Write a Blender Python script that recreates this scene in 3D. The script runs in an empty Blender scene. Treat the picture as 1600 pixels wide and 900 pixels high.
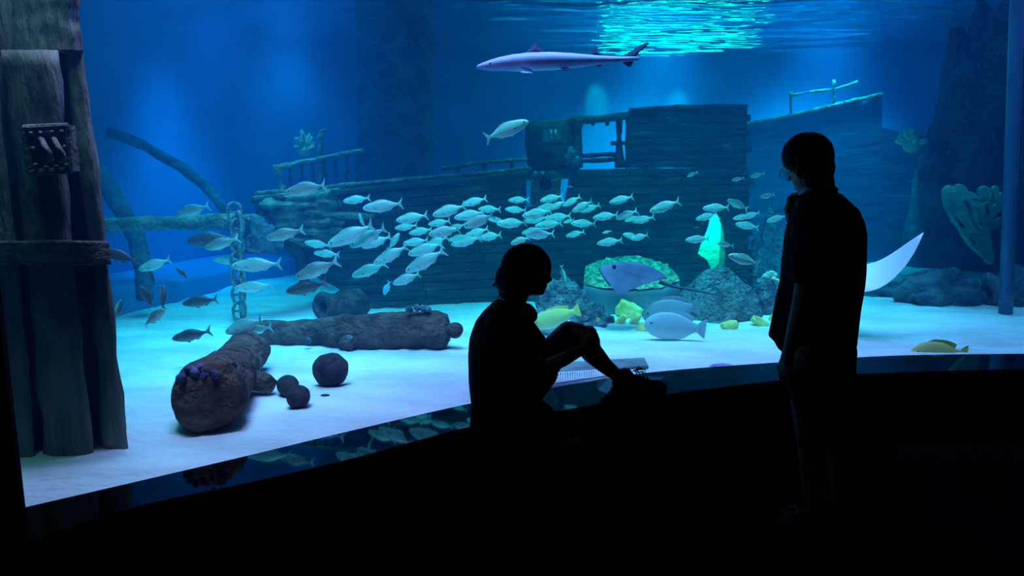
import bpy, bmesh, math, random
from mathutils import Vector, Matrix, noise

# ------------------------------------------------------------------ camera
F = 1155.0                       # focal length in pixels of the 1600 x 900 frame
PITCH = math.radians(9.3)
EYE = Vector((0.0, 0.0, 1.6))
scene = bpy.context.scene
COL = scene.collection
cam_data = bpy.data.cameras.new('camera')
cam_data.sensor_width = 36.0
cam_data.lens = 36.0 * F / 1600.0
cam_data.clip_start = 0.05
cam_data.clip_end = 100
cam = bpy.data.objects.new('camera', cam_data)
COL.objects.link(cam)
cam.location = EYE
cam.rotation_euler = (math.radians(90) - PITCH, 0, 0)
scene.camera = cam

# ------------------------------------------------------------------ world and exposure
world = bpy.data.worlds.new('dark_hall')
scene.world = world
world.use_nodes = True
bgn = world.node_tree.nodes['Background']
bgn.inputs[0].default_value = (0.10, 0.16, 0.35, 1)
bgn.inputs[1].default_value = 0.0012
vs = scene.view_settings
vs.view_transform = 'Standard'
vs.look = 'None'
vs.exposure = 0.0
vs.gamma = 1.0
vs.use_curve_mapping = False

# ------------------------------------------------------------------ lights over the tank and added fill lights
def look_rot(d):
    return Vector(d).to_track_quat('-Z', 'Y').to_euler()

def area(name, loc, size, power, color, aim=(0, 0, -1), spread=math.pi):
    l = bpy.data.lights.new(name, 'AREA')
    l.shape = 'RECTANGLE'; l.size, l.size_y = size
    l.energy = power; l.color = color; l.spread = spread
    o = bpy.data.objects.new(name, l); COL.objects.link(o)
    o.location = loc; o.rotation_euler = look_rot(aim)
    return o

def spot(name, loc, aim, power, color, deg, blend=0.6, radius=0.30):
    l = bpy.data.lights.new(name, 'SPOT')
    l.energy = power; l.color = color; l.spot_size = math.radians(deg); l.spot_blend = blend
    l.shadow_soft_size = radius
    o = bpy.data.objects.new(name, l); COL.objects.link(o)
    o.location = loc; o.rotation_euler = look_rot(aim)
    return o

area('tank_lamp_front', (0.6, 4.75, 3.55), (4.2, 0.8), 88, (0.46, 0.28, 1.0), (0, 0.03, -1), math.radians(62))
area('tank_lamp_left_sand', (-2.0, 5.3, 3.55), (1.6, 3.0), 98, (0.10, 0.60, 1.0), (0, 0, -1), math.radians(62))
area('tank_lamp_glass', (-1.25, 3.1, 3.45), (1.2, 0.3), 72, (0.62, 0.36, 1.0), (-0.05, 0.22, -1), math.radians(100))
area('tank_lamp_right', (3.4, 5.8, 3.55), (2.2, 1.4), 62, (0.24, 0.45, 1.0), (0, 0.0, -1), math.radians(70))
area('pillar_fill', (-1.72, 2.74, 3.3), (0.7, 0.1), 20, (0.45, 0.80, 0.80), (-0.1, 0.12, -1), math.radians(140))  # added unseen lamp that brightens the pillar face
spot('wash_blue_left', (-2.75, 7.4, 3.6), (-0.16, 0.06, -1), 1500, (0.0, 0.33, 1.0), 46, 0.9)
spot('wash_blue_left_wall', (-2.2, 8.6, 3.6), (-0.25, 0.45, -1), 240, (0.0, 0.4, 1.0), 60, 1.0)
spot('wash_teal_back', (1.25, 10.5, 3.6), (0, 0.75, -1), 190, (0.0, 1.0, 0.85), 17, 0.6, 0.05)
spot('wash_teal_back_narrow', (2.45, 10.4, 3.6), (0, 0.75, -1), 260, (0.0, 0.8, 1.0), 15, 0.5, 0.05)
spot('wash_blue_right', (3.9, 9.2, 3.6), (0, 0.4, -1), 2300, (0.0, 0.55, 1.0), 85, 1.0)
spot('wash_blue_centre', (1.9, 9.4, 3.6), (0, 0.45, -1), 2600, (0.0, 0.66, 1.0), 80, 1.0)
area('haze_fill_mid', (1.5, 6.35, 3.55), (3.0, 0.5), 46, (0.0, 0.74, 1.0), (0, 0, -1), math.radians(45))  # added unseen light that raises the haze in front of the hull
area('tank_lamp_deck', (1.5, 8.0, 3.55), (4.0, 1.2), 60, (0.0, 0.70, 1.0), (0, 0, -1), math.radians(70))
area('added_glint_light', (2.35, 10.75, 2.60), (2.3, 0.40), 6.0, (0.0, 1.0, 0.62), (-0.1, -1, 0.32), math.radians(90)).data.shape = 'ELLIPSE'  # added submerged light, only there to make glints on the ripples
area('school_fill', (0.5, 4.4, 3.5), (3.0, 0.2), 40, (0.02, 0.95, 0.97), (0, 0.35, -1), math.radians(62))  # added unseen teal light to brighten the flanks of the school

# ------------------------------------------------------------------ helpers
rnd = random.Random(7)

def at(px, py, Y):
    """world point on the ray of pixel (px, py) at world depth Y"""
    a = (px - 800.0) / F; b = (450.0 - py) / F
    d = Vector((a, math.cos(PITCH) + b * math.sin(PITCH), -math.sin(PITCH) + b * math.cos(PITCH)))
    return EYE + d * (Y / d.y)

def ground(px, py, z):
    """world point on the ray of pixel (px, py) at world height z"""
    a = (px - 800.0) / F; b = (450.0 - py) / F
    d = Vector((a, math.cos(PITCH) + b * math.sin(PITCH), -math.sin(PITCH) + b * math.cos(PITCH)))
    return EYE + d * ((z - EYE.z) / d.z)

def lerp(a, b, t): return a + (b - a) * t

def interp(pts, x):
    if x <= pts[0][0]: return pts[0][1]
    for (x0, y0), (x1, y1) in zip(pts, pts[1:]):
        if x <= x1: return lerp(y0, y1, (x - x0) / (x1 - x0))
    return pts[-1][1]

def tag(o, label=None, cat=None, group=None, kind=None):
    if label: o['label'] = label
    if cat: o['category'] = cat
    if group: o['group'] = group
    if kind: o['kind'] = kind
    return o

def link(name, mesh, mat=None, parent=None):
    if mat is not None:
        mesh.materials.clear(); mesh.materials.append(mat)
    o = bpy.data.objects.new(name, mesh); COL.objects.link(o)
    if parent is not None: o.parent = parent
    return o

def from_bm(name, bm, mat=None, parent=None, smooth=False, inv=None):
    if inv is not None: bmesh.ops.transform(bm, matrix=inv, verts=bm.verts)
    bmesh.ops.recalc_face_normals(bm, faces=bm.faces)
    me = bpy.data.meshes.new(name); bm.to_mesh(me); bm.free()
    if smooth:
        me.polygons.foreach_set('use_smooth', [True] * len(me.polygons))
    return link(name, me, mat, parent)

def empty(name, loc=(0, 0, 0), rot=None):
    o = bpy.data.objects.new(name, None); COL.objects.link(o)
    o.location = loc
    o.empty_display_size = 0.1
    if rot is not None: o.rotation_euler = rot
    return o

def bm_box(bm, c, size, rot=None):
    m = Matrix.Translation(Vector(c)) @ (rot.to_4x4() if rot is not None else Matrix.Identity(4)) @ Matrix.Diagonal((*size, 1))
    return bmesh.ops.create_cube(bm, size=1.0, matrix=m)['verts']

def bm_tube(bm, pts, radii, seg=12, cap=True, up=None, flat=1.0):
    """swept tube through points with a radius each; returns rings"""
    pts = [Vector(p) for p in pts]
    if not hasattr(radii, '__len__'): radii = [radii] * len(pts)
    rings = []
    n = len(pts)
    prev_u = None
    for i, p in enumerate(pts):
        t = (pts[min(i + 1, n - 1)] - pts[max(i - 1, 0)]).normalized()
        u = Vector(up) if up is not None else (prev_u if prev_u is not None else (Vector((0, 0, 1)) if abs(t.z) < 0.9 else Vector((1, 0, 0))))
        u = (u - t * u.dot(t)).normalized()
        prev_u = u
        v = t.cross(u)
        rings.append([bm.verts.new(p + (u * math.cos(a) + v * math.sin(a) * flat) * radii[i]) for a in [2 * math.pi * k / seg for k in range(seg)]])
    for r0, r1 in zip(rings, rings[1:]):
        for k in range(seg):
            bm.faces.new((r0[k], r0[(k + 1) % seg], r1[(k + 1) % seg], r1[k]))
    if cap:
        bm.faces.new(rings[0]); bm.faces.new(rings[-1])
    return rings

def bm_prism(bm, outline, depth):
    """outline: list of Vector (planar loop); depth: Vector offset"""
    a = [bm.verts.new(p) for p in outline]
    b = [bm.verts.new(Vector(p) + Vector(depth)) for p in outline]
    n = len(a)
    bm.faces.new(a); bm.faces.new(b[::-1])
    for i in range(n):
        bm.faces.new((a[i], a[(i + 1) % n], b[(i + 1) % n], b[i]))

def fract(p, s, octv=4):
    return noise.fractal(Vector(p) * s, 1.0, 2.0, octv)

# ------------------------------------------------------------------ materials
MATS = {}
def nt(name):
    m = bpy.data.materials.new(name); m.use_nodes = True
    t = m.node_tree
    return m, t, t.nodes, t.links, t.nodes['Principled BSDF']

def noise_mat(name, c1, c2, scale=8, rough=0.8, bump=0.3, bscale=None, spec=0.3, detail=6, stretch=(1, 1, 1), metallic=0.0, c3=None, bdist=0.02):
    m, t, N, L, b = nt(name)
    tc = N.new('ShaderNodeTexCoord'); mp = N.new('ShaderNodeMapping')
    mp.inputs['Scale'].default_value = stretch
    L.new(tc.outputs['Object'], mp.inputs['Vector'])
    n1 = N.new('ShaderNodeTexNoise'); n1.inputs['Scale'].default_value = scale; n1.inputs['Detail'].default_value = detail
    L.new(mp.outputs[0], n1.inputs['Vector'])
    r = N.new('ShaderNodeValToRGB')
    r.color_ramp.elements[0].position = 0.35; r.color_ramp.elements[0].color = (*c1, 1)
    r.color_ramp.elements[1].position = 0.65; r.color_ramp.elements[1].color = (*c2, 1)
    if c3 is not None:
        e = r.color_ramp.elements.new(0.78); e.color = (*c3, 1)
    L.new(n1.outputs['Fac'], r.inputs['Fac']); L.new(r.outputs['Color'], b.inputs['Base Color'])
    n2 = N.new('ShaderNodeTexNoise'); n2.inputs['Scale'].default_value = bscale or scale * 3; n2.inputs['Detail'].default_value = 8
    L.new(mp.outputs[0], n2.inputs['Vector'])
    bp = N.new('ShaderNodeBump'); bp.inputs['Strength'].default_value = bump; bp.inputs['Distance'].default_value = bdist
    L.new(n2.outputs['Fac'], bp.inputs['Height']); L.new(bp.outputs[0], b.inputs['Normal'])
    b.inputs['Roughness'].default_value = rough
    b.inputs['Specular IOR Level'].default_value = spec
    b.inputs['Metallic'].default_value = metallic
    MATS[name] = m
    return m

def plain(name, col, rough=0.7, spec=0.3, metallic=0.0):
    m, t, N, L, b = nt(name)
    b.inputs['Base Color'].default_value = (*col, 1); b.inputs['Roughness'].default_value = rough
    b.inputs['Specular IOR Level'].default_value = spec; b.inputs['Metallic'].default_value = metallic
    MATS[name] = m
    return m

M_sand = noise_mat('sand', (0.62, 0.63, 0.63), (0.86, 0.86, 0.85), 2.2, 0.95, 0.8, 14, 0.05, stretch=(0.6, 1.6, 1), bdist=0.05)
M_wall = noise_mat('painted_tank_wall', (0.05, 0.24, 0.50), (0.08, 0.30, 0.60), 1.2, 0.85, 0.1, 10, 0.1)
M_plinth = noise_mat('plinth_paint', (0.05, 0.20, 0.42), (0.08, 0.26, 0.5), 1.5, 0.8, 0.1, 12, 0.2)
M_wood = noise_mat('wreck_wood', (0.035, 0.042, 0.034), (0.075, 0.088, 0.07), 5, 0.9, 0.8, 14, 0.1, stretch=(0.5, 2.5, 2.5), c3=(0.18, 0.2, 0.16), bdist=0.03)
M_wood_pale = noise_mat('encrusted_wood', (0.12, 0.13, 0.09), (0.30, 0.33, 0.24), 9, 0.9, 1.0, 22, 0.1, c3=(0.55, 0.58, 0.46), bdist=0.06)
M_pillar = noise_mat('pillar_timber', (0.10, 0.115, 0.10), (0.21, 0.235, 0.20), 4, 0.92, 0.8, 12, 0.08, stretch=(3, 3, 0.5), bdist=0.03)
M_iron = noise_mat('rusted_iron', (0.07, 0.065, 0.055), (0.16, 0.15, 0.13), 14, 0.75, 0.6, 40, 0.3)
M_iron_pale = noise_mat('encrusted_iron', (0.16, 0.17, 0.15), (0.36, 0.38, 0.34), 18, 0.85, 0.6, 40, 0.2)
M_cannon = noise_mat('cannon_crust', (0.075, 0.035, 0.026), (0.20, 0.105, 0.08), 7, 0.85, 1.0, 16, 0.15, c3=(0.36, 0.25, 0.20), bdist=0.08)
M_ball = noise_mat('cannonball_crust', (0.022, 0.018, 0.022), (0.07, 0.055, 0.06), 12, 0.8, 1.0, 26, 0.2)
M_rock = noise_mat('reef_rock', (0.10, 0.13, 0.16), (0.34, 0.38, 0.42), 10, 0.95, 1.0, 24, 0.05, c3=(0.7, 0.74, 0.76), bdist=0.12)
M_rock_dark = noise_mat('dark_rock', (0.07, 0.10, 0.12), (0.17, 0.21, 0.24), 5, 0.95, 1.0, 16, 0.05, bdist=0.05)
M_gold = noise_mat('gold_treasure', (0.72, 0.52, 0.12), (0.95, 0.80, 0.30), 9, 0.6, 0.5, 26, 0.3)
M_ledge = noise_mat('polished_black_stone', (0.006, 0.007, 0.009), (0.012, 0.013, 0.016), 30, 0.035, 0.0, 60, 0.5)
M_black = noise_mat('black_wall_paint', (0.006, 0.006, 0.007), (0.010, 0.010, 0.011), 6, 0.85, 0.1, 40, 0.1)
M_floor = noise_mat('dark_carpet', (0.008, 0.008, 0.010), (0.014, 0.014, 0.016), 30, 0.95, 0.3, 120, 0.05)
# ------------------------------------------------------------------ the tank and the hall
Z_LEDGE, Z_SAND, Z_SURF = 0.42, 0.40, 3.10
def smooth_curve(pts, n):
    """Catmull-Rom through (x, y) points, n samples"""
    P = [Vector((p[0], p[1])) for p in pts]
    P = [P[0] * 2 - P[1]] + P + [P[-1] * 2 - P[-2]]
    out = []
    m = len(P) - 3
    for i in range(n):
        s = i / (n - 1) * m; k = min(int(s), m - 1); t = s - k
        a, b, c, d = P[k:k + 4]
        out.append(0.5 * (2 * b + (c - a) * t + (2 * a - 5 * b + 4 * c - d) * t * t + (3 * b - a - 3 * c + d) * t ** 3))
    return out

inner_px = [(33, 795), (215, 753), (390, 712), (560, 671), (740, 630), (880, 604), (1010, 583), (1210, 567), (1400, 556), (1600, 553)]
pane_pts = [ground(x, y, Z_LEDGE).to_2d() for x, y in inner_px]
pane_pts = [pane_pts[0] + (pane_pts[0] - pane_pts[1]) * 0.6] + pane_pts + [pane_pts[-1] + Vector((1.0, 0.02)), pane_pts[-1] + Vector((2.2, -0.1))]
NP = 72
PANE = smooth_curve(pane_pts, NP)
front_px = [(36, 853), (215, 795), (390, 757), (560, 717), (740, 668), (880, 643), (1010, 622), (1210, 597), (1340, 586), (1600, 578)]
fr_pts = [ground(x, y, Z_LEDGE).to_2d() for x, y in front_px]
fr_pts = [fr_pts[0] + (fr_pts[0] - fr_pts[1]) * 0.6] + fr_pts + [fr_pts[-1] + Vector((1.0, 0.02)), fr_pts[-1] + Vector((2.2, -0.1))]
FRONT = smooth_curve(fr_pts, NP)
plinth_pts = [(-3.15, 1.9), (-3.3, 3.2), (-3.35, 4.6), (-3.24, 6.0), (-2.95, 6.9), (-2.5, 8.3), (-1.0, 9.9), (1.5, 10.6), (4.6, 10.0), (6.6, 8.2), (7.1, 6.2), (7.0, 4.7)]
PLINTH = smooth_curve(plinth_pts, NP)
CEN = Vector((1.6, 4.5))
def offset(curve, d):
    out = []
    for i, p in enumerate(curve):
        t = (curve[min(i + 1, len(curve) - 1)] - curve[max(i - 1, 0)]).normalized()
        out.append(p + Vector((-t.y, t.x)) * d)
    return out
WALL = offset(PLINTH, 0.7)

def ribbon(name, rows, mat, closed=False, smooth=True, parent=None):
    """rows: list of polylines (lists of Vector3) lofted into one surface"""
    bm = bmesh.new()
    V = [[bm.verts.new(p) for p in r] for r in rows]
    R = list(zip(V, V[1:])) + ([(V[-1], V[0])] if closed else [])
    for a, b in R:
        for i in range(len(a) - 1):
            bm.faces.new((a[i], a[i + 1], b[i + 1], b[i]))
    if closed:
        bm.faces.new([r[0] for r in V]); bm.faces.new([r[-1] for r in V])
    return from_bm(name, bm, mat, parent, smooth)

def v3(c, z): return [Vector((p.x, p.y, z)) for p in c]

# sand
def sand_z(x, y):
    return Z_SAND + 0.030 * fract((x, y, 0), 0.9, 3) + 0.020 * fract((x * 0.5, y * 1.8, 3), 3.0, 4)
rows = []
NT = 110
for j in range(NT):
    t = (j / (NT - 1)) ** 1.5
    row = []
    for i in range(NP):
        p = PANE[i].lerp(PLINTH[i], t) if j < NT - 1 else PLINTH[i] + (PLINTH[i] - CEN).normalized() * 0.1
        row.append(Vector((p.x, p.y, sand_z(p.x, p.y))))
    rows.append(row)
sand = ribbon('floor_sand', rows, M_sand)
tag(sand, 'pale rippled sand covering the tank floor', kind='structure')

# plinth and the curved back wall
pl = ribbon('trim_1', [v3(PLINTH, 0.30), v3(PLINTH, 0.55), v3(offset(PLINTH, 0.03), 0.58), v3(offset(PLINTH, 0.72), 0.62)], M_plinth)
tag(pl, 'low curved blue plinth along the tank wall', kind='structure')
bw = ribbon('wall_back', [v3(WALL, 0.3), v3(WALL, 1.2), v3(WALL, 2.2), v3(WALL, 3.9)], M_wall)
tag(bw, 'curved blue painted wall at the back of the tank', kind='structure')

# rippled water surface seen from below: half mirror, half clear
m, t, N, L, b = nt('water_surface')
N.remove(b)
gl = N.new('ShaderNodeBsdfGlossy'); gl.inputs['Roughness'].default_value = 0.04; gl.inputs['Color'].default_value = (0.85, 0.95, 1, 1)
tr = N.new('ShaderNodeBsdfTransparent'); mx = N.new('ShaderNodeMixShader'); mx.inputs[0].default_value = 0.5
tc = N.new('ShaderNodeTexCoord'); mp = N.new('ShaderNodeMapping'); mp.inputs['Scale'].default_value = (0.38, 1.1, 1)
L.new(tc.outputs['Object'], mp.inputs[0])
nz = N.new('ShaderNodeTexNoise'); nz.inputs['Scale'].default_value = 3.4; nz.inputs['Detail'].default_value = 1.5
L.new(mp.outputs[0], nz.inputs['Vector'])
bp = N.new('ShaderNodeBump'); bp.inputs['Strength'].default_value = 1.0; bp.inputs['Distance'].default_value = 0.16
L.new(nz.outputs['Fac'], bp.inputs['Height']); L.new(bp.outputs[0], gl.inputs['Normal'])
L.new(tr.outputs[0], mx.inputs[1]); L.new(gl.outputs[0], mx.inputs[2]); L.new(mx.outputs[0], N['Material Output'].inputs['Surface'])
M_surf = m
rows = []
for j in range(120):
    tt = j / 119
    rows.append([Vector((p.x, p.y, Z_SURF + 0.02 * noise.noise(Vector((p.x * 1.6, p.y * 2.6, 1))))) for p in [PANE[i].lerp(WALL[i], tt) for i in range(NP)]])
ws = ribbon('water_surface', rows, M_surf)
tag(ws, 'rippled underside of the water surface overhead', kind='structure')

# the body of water: closed volume between pane, wall, sand and surface
m, t, N, L, b = nt('tank_water')
N.remove(b)
sc_ = N.new('ShaderNodeVolumeScatter'); sc_.inputs['Color'].default_value = (0.02, 0.38, 1.0, 1); sc_.inputs['Density'].default_value = 0.075
sc_.inputs['Anisotropy'].default_value = 0.0
ab = N.new('ShaderNodeVolumeAbsorption'); ab.inputs['Color'].default_value = (0.0, 0.93, 0.97, 1); ab.inputs['Density'].default_value = 0.35
ad = N.new('ShaderNodeAddShader'); L.new(sc_.outputs[0], ad.inputs[0]); L.new(ab.outputs[0], ad.inputs[1])
L.new(ad.outputs[0], N['Material Output'].inputs['Volume'])
PIN = offset(PANE, 0.012)
wat = ribbon('water', [v3(PIN, 0.2), v3(PIN, Z_SURF - 0.05), v3(offset(PLINTH, 0.78), Z_SURF - 0.05), v3(offset(PLINTH, 0.78), 0.2)], m, closed=True, smooth=False)
tag(wat, 'clear blue water filling the tank', kind='structure')

# acrylic pane
m, t, N, L, b = nt('acrylic')
N.remove(b)
gl = N.new('ShaderNodeBsdfGlossy'); gl.inputs['Roughness'].default_value = 0.02
tr = N.new('ShaderNodeBsdfTransparent'); mx = N.new('ShaderNodeMixShader')
fr = N.new('ShaderNodeFresnel'); fr.inputs['IOR'].default_value = 1.25
L.new(fr.outputs[0], mx.inputs[0]); L.new(tr.outputs[0], mx.inputs[1]); L.new(gl.outputs[0], mx.inputs[2])
L.new(mx.outputs[0], N['Material Output'].inputs['Surface'])
pane = ribbon('window_1', [v3(PANE, 0.36), v3(PANE, 3.0)], m)
tag(pane, 'large curved clear acrylic viewing window', kind='structure')

# ledge, its front, the hall floor, jamb, header, ceiling, hall walls
PB = offset(PANE, 0.006)
FR2 = offset(FRONT, 0.02)
led = ribbon('trim_2', [v3(PB, 0.30), v3(PB, Z_LEDGE - 0.0), v3(FR2, Z_LEDGE), v3(FRONT, Z_LEDGE - 0.015), v3(FRONT, Z_LEDGE - 0.06), v3(FR2, Z_LEDGE - 0.065)], M_ledge, smooth=False)
tag(led, 'polished black stone ledge curving below the viewing window', kind='structure')
bf = ribbon('wall_front', [v3(FR2, Z_LEDGE - 0.063), v3(FR2, 0.0)], M_black)
tag(bf, 'black curved wall under the stone ledge', kind='structure')
bm = bmesh.new(); bm_box(bm, (1.5, 0.6, -0.05), (12, 10, 0.1)); fl = from_bm('floor', bm, M_floor)
tag(fl, 'dark carpeted floor of the viewing hall', kind='structure')
bm = bmesh.new()
j0 = ground(34, 795, Z_LEDGE); 
bm_prism(bm, [Vector((j0.x, j0.y + 0.02, 0)), Vector((j0.x - 0.06, j0.y - 0.5, 0)), Vector((j0.x - 2.4, j0.y - 0.7, 0)), Vector((j0.x - 2.4, j0.y + 0.02, 0))], Vector((0, 0, 3.6)))
jb = from_bm('wall_left', bm, M_black); tag(jb, 'black wall edge beside the viewing window', kind='structure')
hd = ribbon('wall_header', [v3(PB, 2.95), v3(offset(PANE, -0.10), 2.95), v3(offset(PANE, -0.10), 3.7), v3(PB, 3.7)], M_black)
tag(hd, 'black wall above the viewing window', kind='structure')
bm = bmesh.new(); bm_prism(bm, [Vector((p.x, p.y, 3.62)) for p in PB] + [Vector((8, -4, 3.62)), Vector((-5, -4, 3.62))], Vector((0, 0, 0.08)))
ce = from_bm('ceiling', bm, M_black); tag(ce, 'black ceiling of the viewing hall', kind='structure')
# ------------------------------------------------------------------ set pieces in the tank
def displace(bm, amp, scale, seed=0.0, octv=4, only=None):
    bm.normal_update()
    off = Vector((seed * 13.7, seed * 5.1, seed * 9.3))
    mv = []
    for v in bm.verts:
        mv.append(v.normal * amp * noise.fractal((v.co + off) * scale, 1.0, 2.0, octv))
    for v, d in zip(bm.verts, mv): v.co += d

def plank_bm(bm, tl, tr_, bl, br, depth, seg=6, jit=0.006, proud=0.0, rng=rnd):
    """one plank between four corner points, split along its length with uneven edges"""
    tl, tr_, bl, br = map(Vector, (tl, tr_, bl, br)); d = Vector(depth); n = -d.normalized() * proud
    cols = []
    for i in range(seg + 1):
        s = i / seg
        a = tl.lerp(tr_, s) + n + Vector((0, rng.uniform(-jit, jit), rng.uniform(-jit, jit)))
        b = bl.lerp(br, s) + n + Vector((0, rng.uniform(-jit, jit), rng.uniform(-jit, jit)))
        m = (a + b) / 2 - d.normalized() * 0.25 * jit * rng.uniform(0, 4)
        cols.append([bm.verts.new(p) for p in (a, m, b, b + d, a + d)])
    for c0, c1 in zip(cols, cols[1:]):
        for k in range(5):
            bm.faces.new((c0[k], c1[k], c1[(k + 1) % 5], c0[(k + 1) % 5]))
    bm.faces.new(cols[0]); bm.faces.new(cols[-1][::-1])

# ---- the timber pillar beside the left edge of the window
PY = 3.0
pil = empty('timber_pillar', (ground(110, 735, Z_SAND).x, 3.05, Z_SAND))
tag(pil, 'dark weathered timber pillar with iron band and hook plate beside the window', 'pillar')
pinv = Matrix.Translation(-pil.location)
def pillar_board(name, left, right, y0, y1, Yf, depth, mat, seg=26, amp=0.016, seed=0):
    """left/right: lists of (py, px) outlines; a tapering upright board with real thickness"""
    bm = bmesh.new()
    rows = []
    nx = 7
    for j in range(seg + 1):
        py = lerp(y0, y1, j / seg)
        xl, xr = interp(left, py), interp(right, py)
        ring = []
        for i in range(nx + 1):
            s = i / nx
            ring.append(at(lerp(xl, xr, s), py, Yf + 0.025 * (2 * s - 1) ** 4 + 0.05 * s * 0))
        a, b = ring[0], ring[-1]
        rows.append([bm.verts.new(p) for p in ring + [at(xr - 3, py, Yf + depth), at(xl + 3, py, Yf + depth)]])
    for r0, r1 in zip(rows, rows[1:]):
        k = len(r0)
        for i in range(k):
            bm.faces.new((r0[i], r0[(i + 1) % k], r1[(i + 1) % k], r1[i]))
    bm.faces.new(rows[0]); bm.faces.new(rows[-1][::-1])
    displace(bm, amp, 5.0, seed, 4)
    return from_bm(name, bm, mat, pil, smooth=True, inv=pinv)
bmk = bmesh.new()
fa = [bmk.verts.new(at(*q, PY + 0.14)) for q in ((-120, -60), (112, -60), (190, 690), (-10, 740))]
fb = [bmk.verts.new(at(*q, PY + 0.55)) for q in ((-120, -60), (104, -60), (180, 650), (-10, 690))]
bmk.faces.new(fa); bmk.faces.new(fb[::-1])
for i in range(4): bmk.faces.new((fa[i], fa[(i + 1) % 4], fb[(i + 1) % 4], fb[i]))
from_bm('core', bmk, M_pillar, pil, inv=pinv)
pillar_board('board', [(-60, 88), (100, 100), (360, 138), (690, 156)], [(-60, 117), (100, 133), (380, 168), (600, 190), (698, 203)], -60, 702, PY + 0.02, 0.3, M_pillar, seed=1)
pillar_board('board', [(-60, -10), (100, 3), (360, 36), (740, 70)], [(-60, 80), (100, 92), (360, 112), (720, 146)], 78, 734, PY - 0.04, 0.26, M_pillar, seed=2)
pillar_board('board', [(-60, -140), (400, -60), (765, 26)], [(-60, -20), (180, 0), (400, 28), (760, 62)], -60, 760, PY - 0.06, 0.26, M_pillar, seed=3)
pillar_board('board', [(-60, 20), (40, 20), (150, 22)], [(-60, 122), (40, 124), (92, 132)], -60, 82, PY + 0.0, 0.16, M_pillar, seed=9)
pillar_board('iron_band', [(368, -60), (420, -56)], [(358, 165), (420, 174)], 376, 414, PY - 0.10, 0.30, M_iron, seg=8, amp=0.008, seed=4)
# hook plate
pl_ = empty('hook_plate', (0, 0, 0)); pl_.parent = pil
bm = bmesh.new()
bm_prism(bm, [at(36, 198, PY - 0.09), at(106, 195, PY - 0.09), at(114, 268, PY - 0.09), at(46, 272, PY - 0.09)], Vector((0, 0.05, 0)))
bmesh.ops.subdivide_edges(bm, edges=bm.edges, cuts=3, use_grid_fill=True)
displace(bm, 0.006, 14, 5)
from_bm('plate', bm, M_iron, pl_, inv=pinv)
bm = bmesh.new()
for a, b in (((38, 200), (106, 197)), ((106, 197), (112, 266)), ((112, 266), (47, 270)), ((47, 270), (38, 200))):
    bm_tube(bm, [at(*a, PY - 0.105), at(*b, PY - 0.105)], 0.013, 8)
from_bm('rim', bm, M_iron, pl_, inv=pinv)
for (x, y) in ((49, 209), (64, 208), (82, 207), (97, 206), (52, 232), (101, 230), (56, 258), (72, 262), (88, 261), (104, 258)):
    bm = bmesh.new(); bmesh.ops.create_uvsphere(bm, u_segments=8, v_segments=6, radius=0.010, matrix=Matrix.Translation(at(x, y, PY - 0.115)))
    from_bm('rivet', bm, M_iron, pl_, True, inv=pinv)
for dx in (0, 20):
    bm = bmesh.new()
    bm_tube(bm, [at(63 + dx, 217, PY - 0.10), at(65 + dx, 218, PY - 0.15), at(70 + dx, 229, PY - 0.175), at(77 + dx, 240, PY - 0.175), at(80 + dx, 249, PY - 0.165), at(74 + dx, 253, PY - 0.15)], [0.009, 0.010, 0.011, 0.012, 0.011, 0.006], 10)
    from_bm('hook', bm, M_iron, pl_, True, inv=pinv)

# ---- shipwreck
def ship_Y(px, v=0.0): return 6.0 + (px - 400) / 770.0 * 1.0 + 0.02 * v
deck_line = [(395, 307), (480, 299), (560, 290), (700, 277), (830, 265), (985, 262), (1175, 262)]
keel_line = [(395, 488), (700, 481), (1175, 460)]
left_line = [(300, 398), (308, 395), (319, 393), (336, 406), (350, 414), (370, 420), (384, 455), (400, 464), (420, 472), (440, 500), (455, 535), (490, 552)]
holes = [  # (py, x_left, x_right)
    [(338, 1112, 1120), (345, 1109, 1129), (360, 1106, 1132), (380, 1096, 1135), (399, 1090, 1136), (404, 1106, 1136), (425, 1113, 1132), (440, 1122, 1125)],
    [(282, 823, 889), (312, 823, 882)],
]
ship = empty('shipwreck', at(820, 465, 6.9))
ship.location.z = Z_SAND
tag(ship, 'sunken wooden ship wreck with bow railing and cabin on the tank floor', 'shipwreck')
sinv = Matrix.Translation(-ship.location)
hull = empty('hull'); hull.parent = ship
def spoint(px, py, v, dy=0.0): return at(px, py, ship_Y(px, v) + dy)
NR = 15
prng = random.Random(11)
def hull_py(px, v): return lerp(interp(deck_line, px), interp(keel_line, px), v)
def hull_span(px0, px1, v0, v1, x0b=None, x1b=None):
    bm = bmesh.new()
    x0b = px0 if x0b is None else x0b; x1b = px1 if x1b is None else x1b
    g = 0.7
    plank_bm(bm, spoint(px0 + g, hull_py(px0, v0) + 0.4, v0), spoint(px1 - g, hull_py(px1, v0) + 0.4, v0),
             spoint(x0b + g, hull_py(x0b, v1) - 0.4, v1), spoint(x1b - g, hull_py(x1b, v1) - 0.4, v1),
             (0, 0.07, 0), seg=7, jit=0.005, proud=prng.uniform(-0.006, 0.008), rng=prng)
    from_bm('plank', bm, M_wood, hull, inv=sinv)
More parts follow.
